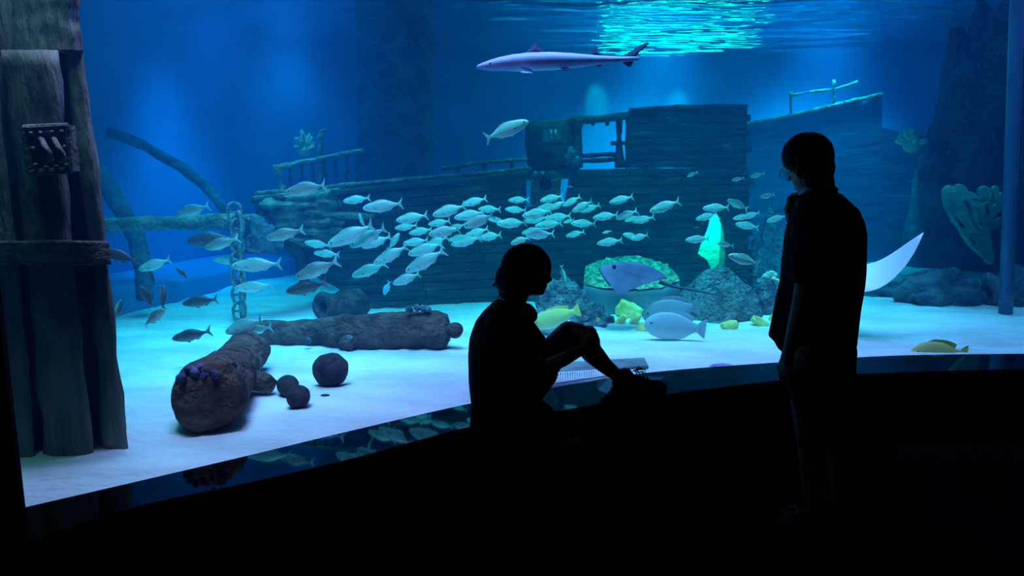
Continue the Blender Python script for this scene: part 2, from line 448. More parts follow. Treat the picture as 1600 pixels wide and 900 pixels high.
for r in range(NR):
    v0, v1 = r / NR, (r + 1) / NR
    yt, yb = hull_py(450 if r > 3 else 400, v0), hull_py(450 if r > 3 else 400, v1)
    # iterate the left limit since the row's height depends on px
    xl0 = interp(left_line, yt); xl1 = interp(left_line, yb)
    cuts = []
    for h in holes:
        yc = hull_py((h[0][1] + h[0][2]) / 2, (v0 + v1) / 2)
        if h[0][0] - 4 <= yc <= h[-1][0] + 4:
            yt2 = hull_py((h[0][1] + h[0][2]) / 2, v0); yb2 = hull_py((h[0][1] + h[0][2]) / 2, v1)
            lt = [(q[0], q[1]) for q in h]; rt = [(q[0], q[2]) for q in h]
            cuts.append((interp(lt, yt2), interp(rt, yt2), interp(lt, yb2), interp(rt, yb2)))
    cuts.sort()
    edges = [(xl0, xl1)]
    for c in cuts: edges += [(c[0], c[2]), (c[1], c[3])]
    edges.append((1172 + prng.uniform(-10, 8), 1172 + prng.uniform(-10, 8)))
    for (a0, a1), (b0, b1) in zip(edges[0::2], edges[1::2]):
        x = a0; xb = a1
        while True:
            nx = x + prng.uniform(120, 210)
            if nx > b0 - 60:
                hull_span(x, b0, v0, v1, xb, b1); break
            hull_span(x, nx, v0, v1, xb, nx); x = nx; xb = nx
# dark sheathing behind the planks, decks and the lit bulkhead seen through the breach
bm = bmesh.new()
def backing(x0, x1, dy0, v0=0.0, v1=1.0):
    n = max(2, int((x1 - x0) / 40))
    for i in range(n):
        a, b = lerp(x0, x1, i / n), lerp(x0, x1, (i + 1) / n)
        bm_prism(bm, [spoint(a, hull_py(a, v0), v0, dy0), spoint(b, hull_py(b, v0), v0, dy0), spoint(b, hull_py(b, v1), v1, dy0), spoint(a, hull_py(a, v1), v1, dy0)], Vector((0, 0.03, 0)))
backing(470, 818, 0.075, 0.02, 0.55); backing(575, 1085, 0.075, 0.35, 1.0); backing(895, 1170, 0.075, 0.02, 0.36); backing(1140, 1170, 0.075, 0.3, 1.0)
from_bm('sheathing', bm, M_rock_dark, hull, inv=sinv)
bm = bmesh.new()
for i in range(12):
    a, b = lerp(430, 1165, i / 12), lerp(430, 1165, (i + 1) / 12)
    p0, p1 = spoint(a, interp(deck_line, a) + 2, 0, 0.05), spoint(b, interp(deck_line, b) + 2, 0, 0.05)
    dpt = Vector((0.1, 1.3 if a > 560 else lerp(0.4, 1.2, (a - 430) / 130), 0.0))
    bm_prism(bm, [p0, p1, p1 + dpt, p0 + dpt], Vector((0, 0, -0.05)))
from_bm('deck', bm, M_wood, ship, inv=sinv)
bm = bmesh.new()
p0, p1 = spoint(1020, 300, 0, 0.75), spoint(1150, 300, 0, 0.75)
bm_prism(bm, [Vector((p0.x, p0.y, 0.3)), Vector((p1.x, p1.y, 0.3)), Vector((p1.x, p1.y, 1.5)), Vector((p0.x, p0.y, 1.5))], Vector((0, 0.05, 0)))
from_bm('bulkhead', bm, M_sand, ship, inv=sinv)
bm = bmesh.new()
p2 = p0 + Vector((0, -0.62, 0))
bm_prism(bm, [Vector((p0.x, p0.y, 0.3)), Vector((p2.x, p2.y, 0.3)), Vector((p2.x, p2.y, 1.5)), Vector((p0.x, p0.y, 1.5))], Vector((0.04, 0, 0)))
from_bm('lamp_baffle', bm, M_rock_dark, ship, inv=sinv)
bm = bmesh.new(); q0 = spoint(1158, 300, 0, 0.08)
bm_prism(bm, [Vector((q0.x, q0.y, 0.3)), Vector((q0.x, q0.y + 0.75, 0.3)), Vector((q0.x, q0.y + 0.75, 1.55)), Vector((q0.x, q0.y, 1.55))], Vector((0.03, 0, 0)))
from_bm('lamp_baffle', bm, M_rock_dark, ship, inv=sinv)  # side closings added to stop the hold lamp leaking past the hull
lp = spoint(1118, 320, 0, 0.42)
spot('hold_lamp', (lp.x, lp.y, 1.40), (0.0, 0.55, -1), 70, (0.0, 1.0, 0.62), 120, 0.5, 0.04)

# bow timbers: thick carved wales and the cut-water knee
def beam(name, pts, r, mat, parent=ship, seg=10, flat=1.0, amp=0.012, up=None, steps=5, inv=None):
    P = []
    R = []
    rr = r if hasattr(r, '__len__') else [r] * len(pts)
    for i in range(len(pts) - 1):
        for k in range(steps):
            P.append(Vector(pts[i]).lerp(Vector(pts[i + 1]), k / steps)); R.append(lerp(rr[i], rr[i + 1], k / steps))
    P.append(Vector(pts[-1])); R.append(rr[-1])
    bm = bmesh.new(); bm_tube(bm, P, R, seg, flat=flat, up=up)
    displace(bm, amp, 9, rnd.random() * 5, 3)
    return from_bm(name, bm, mat, parent, True, inv=sinv if inv is None else inv)
beam('wale', [spoint(392, 313, 0.05, -0.06), spoint(480, 305, 0.05, -0.05), spoint(600, 293, 0.04, -0.03), spoint(825, 270, 0.02, -0.02)], [0.03, 0.026, 0.020, 0.016], M_wood, flat=0.8)
beam('wale', [spoint(400, 330, 0.15, -0.05), spoint(470, 335, 0.2, -0.04), spoint(560, 333, 0.2, -0.03)], [0.028, 0.024, 0.02], M_wood)
beam('knee', [spoint(404, 333, 0.15, -0.04), spoint(424, 352, 0.3, -0.04), spoint(448, 372, 0.45, -0.03), spoint(470, 402, 0.6, -0.02), spoint(476, 440, 0.8, 0.0)], [0.055, 0.085, 0.09, 0.05, 0.04], M_wood)
beam('timber', [spoint(500, 335, 0.2, -0.07), spoint(585, 338, 0.22, -0.04)], [0.028, 0.024], M_wood_pale)
for (x0, x1, y) in ((505, 540, 348), (503, 537, 360), (508, 532, 369)):
    beam('timber', [spoint(x0, y, 0.3, -0.05), spoint(x1, y - 1, 0.3, -0.05)], [0.022, 0.02], M_wood_pale)
# carved bow block: a thick weathered slab with wavy grain ridges
bm = bmesh.new()
rows = []
nxx, nyy = 46, 30
for j in range(nyy + 1):
    py = lerp(306, 386, j / nyy)
    xl = interp(left_line, py); xr = 528 + 6 * math.sin(j * 0.9)
    rw = []
    for i in range(nxx + 1):
        s = i / nxx; px = lerp(xl, xr, s)
        dp = interp(deck_line, px) - interp(deck_line, 400)
        g_ = py + dp * (1 - j / nyy)
        wave = math.sin((g_ - 306) * 0.42 + 0.03 * (px - 395) + 2.2 * noise.noise(Vector((px * 0.02, g_ * 0.03, 0))))
        dep = 0.085 + 0.022 * wave + 0.05 * noise.fractal(Vector((px * 0.03, g_ * 0.07, 5)), 1, 2, 4)
        e_ = min(1.0, 6 * min(s, 1 - s) + 0.05) * min(1.0, 8 * min(j / nyy, 1 - j / nyy) + 0.1)
        rw.append(bm.verts.new(spoint(px, g_, 0, -dep * e_ - 0.02)))
    rows.append(rw)
for a, b in zip(rows, rows[1:]):
    for i in range(nxx): bm.faces.new((a[i], a[i + 1], b[i + 1], b[i]))
back = [bm.verts.new(v.co + Vector((0, 0.25, 0))) for v in (rows[0][0], rows[0][-1], rows[-1][-1], rows[-1][0])]
bm.faces.new(rows[0] + [back[1], back[0]]); bm.faces.new([r_[-1] for r_ in rows] + [back[2], back[1]]); bm.faces.new(rows[-1][::-1] + [back[3], back[2]]); bm.faces.new([r_[0] for r_ in rows][::-1] + [back[0], back[3]]); bm.faces.new(back)
from_bm('bow_block', bm, M_wood_pale, ship, True, inv=sinv)
# gunwale cap
beam('gunwale', [spoint(x, y - 2, 0, 0.0) for x, y in [(400, 305)] + deck_line[1:5]], 0.020, M_wood_pale)
# bow railing
def baluster(x0, y0, x1, y1, r, dy=0.05, mat=M_wood):
    prof = [1.3, 1.0, 0.6, 0.8, 1.15, 1.0, 0.6, 0.9, 1.4]
    a, b = spoint(x0, y0, 0, dy), spoint(x1, y1, 0, dy)
    beam('baluster', [a.lerp(b, i / 8) for i in range(9)], [r * p for p in prof], mat, seg=8, amp=0.004, steps=2)
beam('handrail', [spoint(428, 263, 0, 0.05), spoint(470, 254, 0, 0.05), spoint(520, 244, 0, 0.06), spoint(568, 235, 0, 0.08)], [0.028, 0.026, 0.022, 0.018], M_wood_pale)
beam('rail_post', [spoint(432, 261, 0, 0.05), spoint(438, 280, 0, 0.05), spoint(443, 302, 0, 0.05)], [0.030, 0.026, 0.028], M_wood_pale)
for x0, y0, x1, y1 in ((453, 260, 455, 300), (472, 256, 471, 298), (488, 252, 490, 296), (507, 248, 508, 294), (524, 246, 525, 292), (541, 243, 541, 291), (557, 240, 558, 289)):
    baluster(x0, y0, x1, y1, 0.015)
# midship rails
beam('handrail', [spoint(690, 263, 0, 0.12), spoint(760, 254, 0, 0.12), spoint(824, 249, 0, 0.12)], 0.020, M_wood_pale)
for x in (715, 757, 800): beam('rail_post', [spoint(x, interp([(690, 263), (760, 254), (824, 249)], x), 0, 0.12), spoint(x, interp(deck_line, x), 0, 0.10)], 0.016, M_wood)
# the round bulwark post with its own hook plate
bm = bmesh.new()
c0 = spoint(865, 268, 0, 0.28); c1 = spoint(865, 186, 0, 0.28)
prof = [(0, 0.235), (0.25, 0.25), (0.5, 0.255), (0.75, 0.25), (0.9, 0.235), (0.97, 0.20), (1.0, 0.12)]
bm_tube(bm, [c0.lerp(c1, t_) for t_, r_ in prof], [r_ for t_, r_ in prof], 24)
bmesh.ops.subdivide_edges(bm, edges=bm.edges, cuts=1)
displace(bm, 0.02, 6, 2)
from_bm('bulwark_post', bm, M_wood, ship, True, inv=sinv)
bm = bmesh.new(); bm_prism(bm, [spoint(848, 200, 0, 0.02), spoint(886, 200, 0, 0.02), spoint(886, 222, 0, 0.02), spoint(848, 222, 0, 0.02)], Vector((0, 0.04, 0)))
from_bm('hook_plate', bm, M_iron, ship, inv=sinv)
for x in (861, 868): beam('hook', [spoint(x, 203, 0, 0.0), spoint(x + 0.5, 209, 0, -0.03), spoint(x + 1, 214, 0, -0.02)], 0.009, M_iron_pale, seg=6, amp=0.0, steps=2)
# gun port block with round port
gp = empty('gun_port'); gp.parent = ship
bm = bmesh.new()
n = 20
cc = spoint(853, 288, 0.1, -0.06); R0 = 0.055
outer = [(-0.125, 0.11), (0.0, 0.12), (0.125, 0.11), (0.13, 0), (0.12, -0.19), (0, -0.2), (-0.12, -0.19), (-0.13, 0)]
ring_in = [bm.verts.new(cc + Vector((R0 * math.cos(2 * math.pi * k / n), 0, R0 * math.sin(2 * math.pi * k / n)))) for k in range(n)]
ring_back = [bm.verts.new(v.co + Vector((0, 0.12, 0))) for v in ring_in]
def box_pt(a):
    cx, cz = math.cos(a), math.sin(a)
    s = min(0.13 / max(abs(cx), 1e-6), (0.115 if cz > 0 else 0.19) / max(abs(cz), 1e-6))
    return Vector((cx * s, 0, cz * s))
ring_out = [bm.verts.new(cc + box_pt(2 * math.pi * k / n)) for k in range(n)]
ring_ob = [bm.verts.new(v.co + Vector((0, 0.16, 0))) for v in ring_out]
for k in range(n):
    k2 = (k + 1) % n
    bm.faces.new((ring_in[k], ring_in[k2], ring_out[k2], ring_out[k]))
    bm.faces.new((ring_in[k], ring_back[k], ring_back[k2], ring_in[k2]))
    bm.faces.new((ring_out[k], ring_out[k2], ring_ob[k2], ring_ob[k]))
bm.faces.new(ring_back)
bm.faces.new(ring_ob)
displace(bm, 0.008, 12, 3)
from_bm('port_block', bm, M_cannon, gp, inv=sinv)
for dx in (-16, -6):
    bm = bmesh.new(); bmesh.ops.create_icosphere(bm, subdivisions=2, radius=0.022, matrix=Matrix.Translation(spoint(853 + dx, 271, 0, -0.07))); displace(bm, 0.008, 30, dx)
    from_bm('barnacle', bm, M_rock, gp, True, inv=sinv)
# barnacle clusters on the bulwark corner
for i in range(16):
    x, y = rnd.uniform(884, 902), rnd.uniform(232, 264)
    bm = bmesh.new(); bmesh.ops.create_icosphere(bm, subdivisions=2, radius=rnd.uniform(0.016, 0.032), matrix=Matrix.Translation(spoint(x, y, 0, 0.0 + rnd.uniform(-0.03, 0.02)))); displace(bm, 0.012, 30, i)
    from_bm('barnacle', bm, M_rock, ship, True, inv=sinv)
# companionway frame: posts, head beam with broken stumps, low bulwark, sill
beam('frame_post', [spoint(903, 186, 0, 0.05), spoint(902, 215, 0, 0.05), spoint(903, 262, 0, 0.05)], [0.05, 0.035, 0.045], M_wood)
beam('frame_post', [spoint(967, 186, 0, 0.1), spoint(967, 215, 0, 0.1), spoint(969, 262, 0, 0.1)], [0.03, 0.022, 0.05], M_wood)
beam('frame_post', [spoint(984, 176, 0, 0.05), spoint(984, 262, 0, 0.05)], [0.045, 0.04], M_wood)
beam('head_beam', [spoint(886, 190, 0, 0.05), spoint(896, 186, 0, 0.05), spoint(935, 187, 0, 0.05), spoint(988, 180, 0, 0.05)], [0.02, 0.034, 0.032, 0.034], M_wood)
for x in (926, 948): beam('stump', [spoint(x, 188, 0, 0.06), spoint(x + 0.5, 197, 0, 0.06)], [0.032, 0.016], M_wood)
for k, y in enumerate((240, 248)):
    bm = bmesh.new(); plank_bm(bm, spoint(906, y, 0, 0.1), spoint(966, y - 2.5, 0, 0.1), spoint(906, y + 7, 0, 0.1), spoint(966, y + 4.5, 0, 0.1), (0, 0.05, 0), jit=0.006)
    from_bm('plank', bm, M_wood, ship, inv=sinv)
beam('shelf', [spoint(955, 224, 0, 0.08), spoint(985, 223, 0, 0.08)], 0.022, M_wood)
# cabin of planks
cab = empty('cabin'); cab.parent = ship
cabin_top = [(986, 172), (1040, 167), (1130, 165), (1170, 166)]
for r in range(8):
    v0, v1 = r / 8, (r + 1) / 8
    def cy(x, v): return lerp(interp(cabin_top, x), 262, v)
    x = 986
    xr = 1170 + prng.uniform(-7, 5)
    while x < xr - 5:
        nx = x + prng.uniform(70, 130)
        if nx > xr - 40: nx = xr
        bm = bmesh.new()
        plank_bm(bm, spoint(x + 0.5, cy(x, v0) + 0.4, 0), spoint(nx - 0.5, cy(nx, v0) + 0.4, 0), spoint(x + 0.5, cy(x, v1) - 0.4, 0), spoint(nx - 0.5, cy(nx, v1) - 0.4, 0), (0, 0.06, 0), jit=0.005, proud=prng.uniform(-0.006, 0.008), rng=prng)
        from_bm('plank', bm, M_wood, cab, inv=sinv); x = nx
bm = bmesh.new()
bm_prism(bm, [spoint(988, 175, 0, 0.065), spoint(1166, 169, 0, 0.065), spoint(1166, 262, 0, 0.065), spoint(988, 262, 0, 0.065)], Vector((0, 0.03, 0)))
from_bm('sheathing', bm, M_rock_dark, cab, inv=sinv)
bm = bmesh.new()
pa, pb = spoint(986, 172, 0, 0.06), spoint(1168, 166, 0, 0.06)
bm_prism(bm, [pa, pb, pb + Vector((0.1, 0.9, 0)), pa + Vector((0.1, 0.9, 0))], Vector((0, 0, -0.05)))
from_bm('roof', bm, M_wood, cab, inv=sinv)
for p in (pa, pb - Vector((0.05, 0, 0))):
    bm = bmesh.new(); q = Vector((p.x, p.y, ship_Y(1000) * 0 + at(1000, 262, ship_Y(1000)).z))
    bm_prism(bm, [p, p + Vector((0.1, 0.9, 0)), Vector((p.x + 0.1, p.y + 0.9, q.z)), q], Vector((0.05, 0, 0)))
    from_bm('side_wall', bm, M_wood, cab, inv=sinv)
beam('roof_edge', [spoint(983, 172, 0, 0), spoint(1040, 167, 0, 0), spoint(1130, 165, 0, 0), spoint(1168, 166, 0, 0)], 0.016, M_wood)

# bowsprit
sprit = beam('bowsprit', [at(60, 352, 5.6), at(168, 351, 5.7), at(260, 348, 5.8), at(330, 346, 5.85), at(385, 346, 5.9), at(412, 348, 5.95)], [0.050, 0.052, 0.055, 0.060, 0.062, 0.06], M_wood_pale, parent=None, seg=16, amp=0.012, steps=10, inv=Matrix.Identity(4))
tag(sprit, 'long encrusted bowsprit pole reaching from the bow toward the pillar', 'pole')
# broken lump of wreckage at the bow end of the pole
def rock_at(name, px, py_base, w, h, dr=0.8, seed=0, mat=None, sub=4, amp=0.28, scale=1.6, parent=None, octv=5, square=0.0, zb=None, Y=None, cone=0.0):
    """a boulder whose foot stands at pixel (px, py_base) and that shows w x h pixels"""
    g = ground(px, py_base, Z_SAND if zb is None else zb) if Y is None else at(px, py_base, Y)
    k = g.y / F
    sx, sz = w * k / 2, h * k
    sy = sx * dr
    bm = bmesh.new(); bmesh.ops.create_icosphere(bm, subdivisions=sub, radius=1.0)
    off = Vector((seed * 7.3, seed * 3.1, seed * 5.7))
    for v in bm.verts:
        c = v.co.copy()
        if square:
            mxx = max(abs(c.x), abs(c.y), abs(c.z)); c = c.lerp(c / mxx * 0.86, square)
        d = 1 + amp * noise.fractal((c + off) * scale, 0.9, 2.1, octv)
        c *= d
        if cone: q_ = 1 - cone * max(0.0, c.z); c.x *= q_; c.y *= q_
        v.co = Vector((c.x * sx, c.y * sy, c.z * sz if c.z > 0 else c.z * sz * 0.08))
    o = from_bm(name, bm, mat or M_rock, parent, True)
    o.location = (g.x, g.y + sy * 0.8, g.z - 0.012)
    return o
wk = rock_at('wreck_debris', 404, 390, 58, 48, 0.6, 4, M_rock_dark, Y=5.80, amp=0.5, scale=2.2)
tag(wk, 'knobbly dark wreckage lump where the bowsprit meets the bow', 'wreckage')

# chain hanging from the bowsprit
chain = empty('anchor_chain', at(377, 500, 5.72))
tag(chain, 'encrusted stud link chain hanging from the bowsprit to the sand', 'chain')
cinv = Matrix.Translation(-chain.location)
def link_mesh(L_, W_, r):
    bm = bmesh.new()
    pts = []
    n = 20
    for k in range(n):
        a = 2 * math.pi * k / n
        x, z = math.cos(a), math.sin(a)
        pts.append(Vector((W_ / 2 * x * (abs(x) ** -0.3 if abs(x) > 1e-3 else 1), 0, L_ / 2 * z)))
    rings = []
    for k, p in enumerate(pts):
        t_ = (pts[(k + 1) % n] - pts[k - 1]).normalized(); u = Vector((0, 1, 0)); v = t_.cross(u)
        rings.append([bm.verts.new(p + (u * math.cos(b) + v * math.sin(b)) * r) for b in [2 * math.pi * q / 8 for q in range(8)]])
    for k in range(n):
        r0, r1 = rings[k], rings[(k + 1) % n]
        for q in range(8): bm.faces.new((r0[q], r0[(q + 1) % 8], r1[(q + 1) % 8], r1[q]))
    bm_tube(bm, [Vector((-W_ / 2, 0, 0)), Vector((W_ / 2, 0, 0))], r * 0.8, 8)
    bmesh.ops.recalc_face_normals(bm, faces=bm.faces)
    displace(bm, 0.004, 30, 1)
    me = bpy.data.meshes.new('link'); bm.to_mesh(me); bm.free()
    me.polygons.foreach_set('use_smooth', [True] * len(me.polygons)); me.materials.append(M_iron_pale)
    return me
lm = link_mesh(0.145, 0.095, 0.0125)
path = [(366, 332), (374, 345), (371, 357), (377, 368), (370, 381), (375, 395), (371, 408), (375, 421), (372, 434), (376, 447), (373, 460), (377, 474), (374, 486), (379, 497)]
for k, (x, y) in enumerate(path):
    o = bpy.data.objects.new('link', lm); COL.objects.link(o); o.parent = chain
    o.location = at(x, y, 5.72) - chain.location
    o.rotation_euler = (rnd.uniform(-0.15, 0.15), rnd.uniform(-0.2, 0.2), (0.45 if k % 2 == 0 else 1.9) + rnd.uniform(-0.3, 0.3))

# ---- cannons
def cannon(name, label, a, b, prof, ns=36, seed=1, trunnions=(), knob=None, bore=None, amp=0.020, mat=None):
    """a, b axis end points; prof: list of (t, radius)"""
    a, b = Vector(a), Vector(b)
    root = empty(name, ((a.x + b.x) / 2, (a.y + b.y) / 2, Z_SAND)); tag(root, label, 'cannon', 'cannons on the sand')
    inv = Matrix.Translation(-root.location)
    bm = bmesh.new()
    N_ = 46
    P = [];  R = []
    ts = sorted(set([t_ for t_, _ in prof] + [i / N_ for i in range(N_ + 1)]))
    for t_ in ts: P.append(a.lerp(b, t_)); R.append(max(interp(prof, t_), 0.004))
    rings = bm_tube(bm, P, R, ns, cap=bore is None)
    if bore:
        br, bd = bore                    # open muzzle at the 'a' end
        d = (b - a).normalized()
        inner = [bm.verts.new(P[0] + (v.co - P[0]).normalized() * br) for v in rings[0]]
        deep = [bm.verts.new(v.co + d * bd) for v in inner]
        for k in range(ns):
            k2 = (k + 1) % ns
            bm.faces.new((rings[0][k], rings[0][k2], inner[k2], inner[k])); bm.faces.new((inner[k], inner[k2], deep[k2], deep[k]))
        bm.faces.new(deep); bm.faces.new(rings[-1])
    displace(bm, amp, 6, seed, 5)
    from_bm('barrel', bm, mat or M_cannon, root, True, inv=inv)
    for p, q, r in trunnions:
        bm = bmesh.new(); p, q = Vector(p), Vector(q)
        bm_tube(bm, [p, p.lerp(q, 0.5), p.lerp(q, 0.85), q], [r, r, r * 0.95, r * 0.6], 16)
        displace(bm, 0.006, 12, seed + 1)
        from_bm('trunnion', bm, mat or M_cannon, root, True, inv=inv)
    if knob:
        bm = bmesh.new(); bmesh.ops.create_icosphere(bm, subdivisions=3, radius=knob[1], matrix=Matrix.Translation(Vector(knob[0]))); displace(bm, 0.008, 10, seed)
        from_bm('cascabel', bm, mat or M_cannon, root, True, inv=inv)
    return root, inv
A0 = at(317, 630, 3.20); A1 = at(390, 545, 4.36)
cA, cAi = cannon('cannon', 'encrusted cannon pointing at the viewing window with purple growth on its end', A0, A1,
    [(0, 0.05), (0.008, 0.10), (0.025, 0.140), (0.05, 0.158), (0.10, 0.165), (0.15, 0.163), (0.18, 0.150), (0.22, 0.148), (0.25, 0.154), (0.28, 0.145), (0.45, 0.136), (0.48, 0.143), (0.52, 0.132), (0.8, 0.115), (0.85, 0.122), (1, 0.118)], seed=3,
    trunnions=[(A0.lerp(A1, 0.5), A0.lerp(A1, 0.5) + Vector((0.235, -0.02, -0.07)), 0.055), (A0.lerp(A1, 0.5), A0.lerp(A1, 0.5) + Vector((-0.19, 0, 0.03)), 0.05)])
grng = random.Random(5)
M_purple = noise_mat('purple_growth', (0.04, 0.03, 0.08), (0.15, 0.12, 0.24), 14, 0.9, 0.8, 40, 0.1)
for i in range(34):
    s = grng.uniform(-1, 1); p = A0 + Vector((s * 0.10 - 0.02, grng.uniform(0.0, 0.22), 0.150 - 0.045 * abs(s) + grng.uniform(-0.02, 0.02)))
    bm = bmesh.new(); bmesh.ops.create_icosphere(bm, subdivisions=2, radius=grng.uniform(0.010, 0.022), matrix=Matrix.Translation(p)); displace(bm, 0.014, 26, i)
    from_bm('growth', bm, M_purple, cA, True, inv=cAi)
B0 = at(702, 518, 4.88); B1 = at(398, 524, 5.02)
cB, cBi = cannon('cannon', 'long encrusted cannon lying sideways behind the cannonballs', B0, B1,
    [(0, 0.06), (0.015, 0.115), (0.05, 0.145), (0.10, 0.150), (0.14, 0.142), (0.5, 0.125), (0.54, 0.130), (0.58, 0.118), (0.9, 0.10), (0.95, 0.108), (1.0, 0.10)], seed=8,
    trunnions=[(B0.lerp(B1, 0.5), B0.lerp(B1, 0.5) + Vector((0.0, -0.18, -0.06)), 0.055)], knob=(at(711, 516, 4.84), 0.055))
for i, (x, y) in enumerate(((640, 483), (652, 481), (660, 482), (668, 483), (480, 533), (545, 529))):
    bm = bmesh.new(); bmesh.ops.create_icosphere(bm, subdivisions=2, radius=0.022, matrix=Matrix.Translation(at(x, y, 4.83 if i < 4 else 4.80))); displace(bm, 0.012, 26, i)
    from_bm('growth', bm, M_rock, cB, True, inv=cBi)
C0 = at(503, 480, 5.62); C1 = at(560, 474, 5.95)
cannon('cannon', 'open muzzle of a cannon poking out under the ship hull', C0, C1, [(0, 0.105), (0.08, 0.125), (0.16, 0.105), (0.5, 0.105), (1, 0.12)], seed=5, bore=(0.06, 0.25))
for px, pyb, r, lab in ((517, 608, 0.098, 'largest round cannonball lying apart on the sand'), (450, 626, 0.056, 'small cannonball touching behind another one on the sand'), (467, 643, 0.059, 'small cannonball in front of its twin, closest to the window')):
    g = ground(px, pyb - 5, Z_SAND)
    bm = bmesh.new(); bmesh.ops.create_icosphere(bm, subdivisions=4, radius=r); displace(bm, r * 0.12, 9, px, 4)
    o = from_bm('cannonball', bm, M_ball, None, True); o.location = (g.x, g.y, sand_z(g.x, g.y) + r * 0.9)
    tag(o, lab, 'cannonball', 'cannonballs')
g = ground(508, 620, Z_SAND); bm = bmesh.new(); bmesh.ops.create_icosphere(bm, subdivisions=2, radius=1)
for v in bm.verts: v.co = Vector((v.co.x * 0.026, v.co.y * 0.012, v.co.z * 0.007))
displace(bm, 0.004, 50, 1); o = from_bm('shell_fragment', bm, M_ball, None, True); o.location = (g.x, g.y, sand_z(g.x, g.y) + 0.005)
tag(o, 'tiny dark shell fragment on the sand below the largest cannonball', 'shell')
# ---- reef rocks, corals, treasure, drain
r = rock_at('reef_rock', 880, 506, 84, 66, 0.8, 1, amp=0.45, scale=2.2); tag(r, 'craggy blue reef rock in front of the seated woman\'s face', 'rock')
r = rock_at('reef_rock', 914, 511, 84, 36, 0.7, 2, amp=0.5, scale=2.6); tag(r, 'low rubbly reef rock between the woman\'s knee and the gold lumps', 'rock')
r = rock_at('reef_rock', 1132, 500, 178, 84, 0.6, 3, cone=0.62, amp=0.26, scale=1.4, mat=noise_mat('grey_rock', (0.15, 0.15, 0.16), (0.36, 0.36, 0.37), 12, 0.95, 1.0, 34, 0.05, c3=(0.55, 0.55, 0.56), bdist=0.12)); tag(r, 'broad pointed grey rock mound below the glowing hull breach', 'rock')
r = rock_at('reef_rock', 1045, 490, 44, 28, 0.8, 5, amp=0.5, scale=2.6); tag(r, 'small knobbly rock between the mossy boulder and the grey mound', 'rock')
r = rock_at('reef_rock', 1203, 494, 52, 62, 0.8, 6, amp=0.4, scale=2.2); tag(r, 'blue reef rock carrying finger coral beside the standing man', 'rock')
r = rock_at('reef_rock', 1206, 458, 66, 116, 0.6, 7, M_rock, amp=0.4, scale=2.0); tag(r, 'tall hazy reef rock behind the glowing hull breach', 'rock')
r = rock_at('reef_rock', 1385, 463, 110, 20, 0.5, 8, M_rock_dark, amp=0.4, scale=2.4); tag(r, 'low dark rock behind the ray\'s raised wing', 'rock')
r = rock_at('reef_rock', 1490, 477, 150, 50, 0.5, 9, M_rock_dark, amp=0.4, scale=2.2); tag(r, 'long low dark rock under the teal fan coral', 'rock')
r = rock_at('reef_rock', 1600, 478, 110, 62, 0.5, 10, M_rock_dark, amp=0.4, scale=2.2); tag(r, 'dark rock at the right end of the sand behind the pale pipe', 'rock')
r = rock_at('rock_column', 1530, 452, 185, 390, 0.6, 12, M_rock_dark, amp=0.35, scale=1.6, Y=8.6); r.location.z = 0.38; tag(r, 'towering dark hazy rock column behind the fan coral', 'rock')
o = rock_at('dark_band_form', 620, 452, 132, 560, 0.7, 21, M_rock_dark, amp=0.10, scale=1.2, Y=9.2, square=0.85); o.location.z = 0.38  # dark form added to darken the gap between the light beams
tag(o, 'broad dark hazy pillar rising behind the ship\'s bow', 'pillar')
# big boulder with a mossy crust on its sloping top
g = ground(985, 492, Z_SAND)
k = g.y / F
root = empty('mossy_boulder', (g.x, g.y + 0.35, Z_SAND)); tag(root, 'large flat-faced boulder with mossy yellow-green top behind the stingray', 'boulder')
def P_(px, py, dy): return at(px, py, g.y + dy) - root.location
front_t = [(912, 446, 0.10), (935, 452, 0.0), (985, 455, -0.03), (1035, 452, 0.0), (1062, 440, 0.12)]
front_b = [(910, 500, 0.10), (935, 504, 0.0), (985, 504, -0.03), (1035, 502, 0.0), (1064, 498, 0.12)]
back_t = [(915, 417, 0.50), (942, 408, 0.62), (985, 401, 0.7), (1030, 411, 0.62), (1058, 430, 0.50)]
back_b = [(915, 490, 0.50), (942, 490, 0.62), (985, 490, 0.7), (1030, 490, 0.62), (1058, 490, 0.50)]
bm = bmesh.new()
L4 = [[bm.verts.new(P_(*q)) for q in row] for row in (front_b, front_t, back_t, back_b)]
for a, b in zip(L4, L4[1:]):
    for i in range(4): bm.faces.new((a[i], a[i + 1], b[i + 1], b[i]))
bm.faces.new([q[0] for q in L4]); bm.faces.new([q[-1] for q in L4][::-1])
bmesh.ops.subdivide_edges(bm, edges=bm.edges, cuts=5, use_grid_fill=True)
displace(bm, 0.02, 5, 4)
from_bm('body', bm, noise_mat('boulder_face', (0.13, 0.17, 0.22), (0.20, 0.25, 0.30), 3, 0.95, 0.5, 10, 0.05), root, True)
bm = bmesh.new()
mrng = random.Random(3)
rows = []
for j in range(15):
    t_ = j / 14
    row = []
    for i in range(29):
        s = i / 28 * 4; a = min(int(s), 3); f = s - a
        p = P_(*front_t[a]).lerp(P_(*front_t[a + 1]), f).lerp(P_(*back_t[a]).lerp(P_(*back_t[a + 1]), f), t_)
        edge = min(1, 4 * min(t_, 1 - t_) + 0.15) * min(1, 6 * min(i / 28, 1 - i / 28) + 0.2)
        row.append(bm.verts.new(p + Vector((0, 0, 0.006 + edge * 0.045 * (1 + noise.noise(p * 16)) + 0.03 * edge * noise.noise(p * 38)))))
    rows.append(row)
for a, b in zip(rows, rows[1:]):
    for i in range(28): bm.faces.new((a[i], a[i + 1], b[i + 1], b[i]))
o = from_bm('moss_crust', bm, noise_mat('moss', (0.08, 0.11, 0.06), (0.50, 0.52, 0.32), 24, 0.95, 1.0, 60, 0.05, c3=(0.66, 0.70, 0.46)), root, True)
o['label'] = 'mossy yellow-green crust'

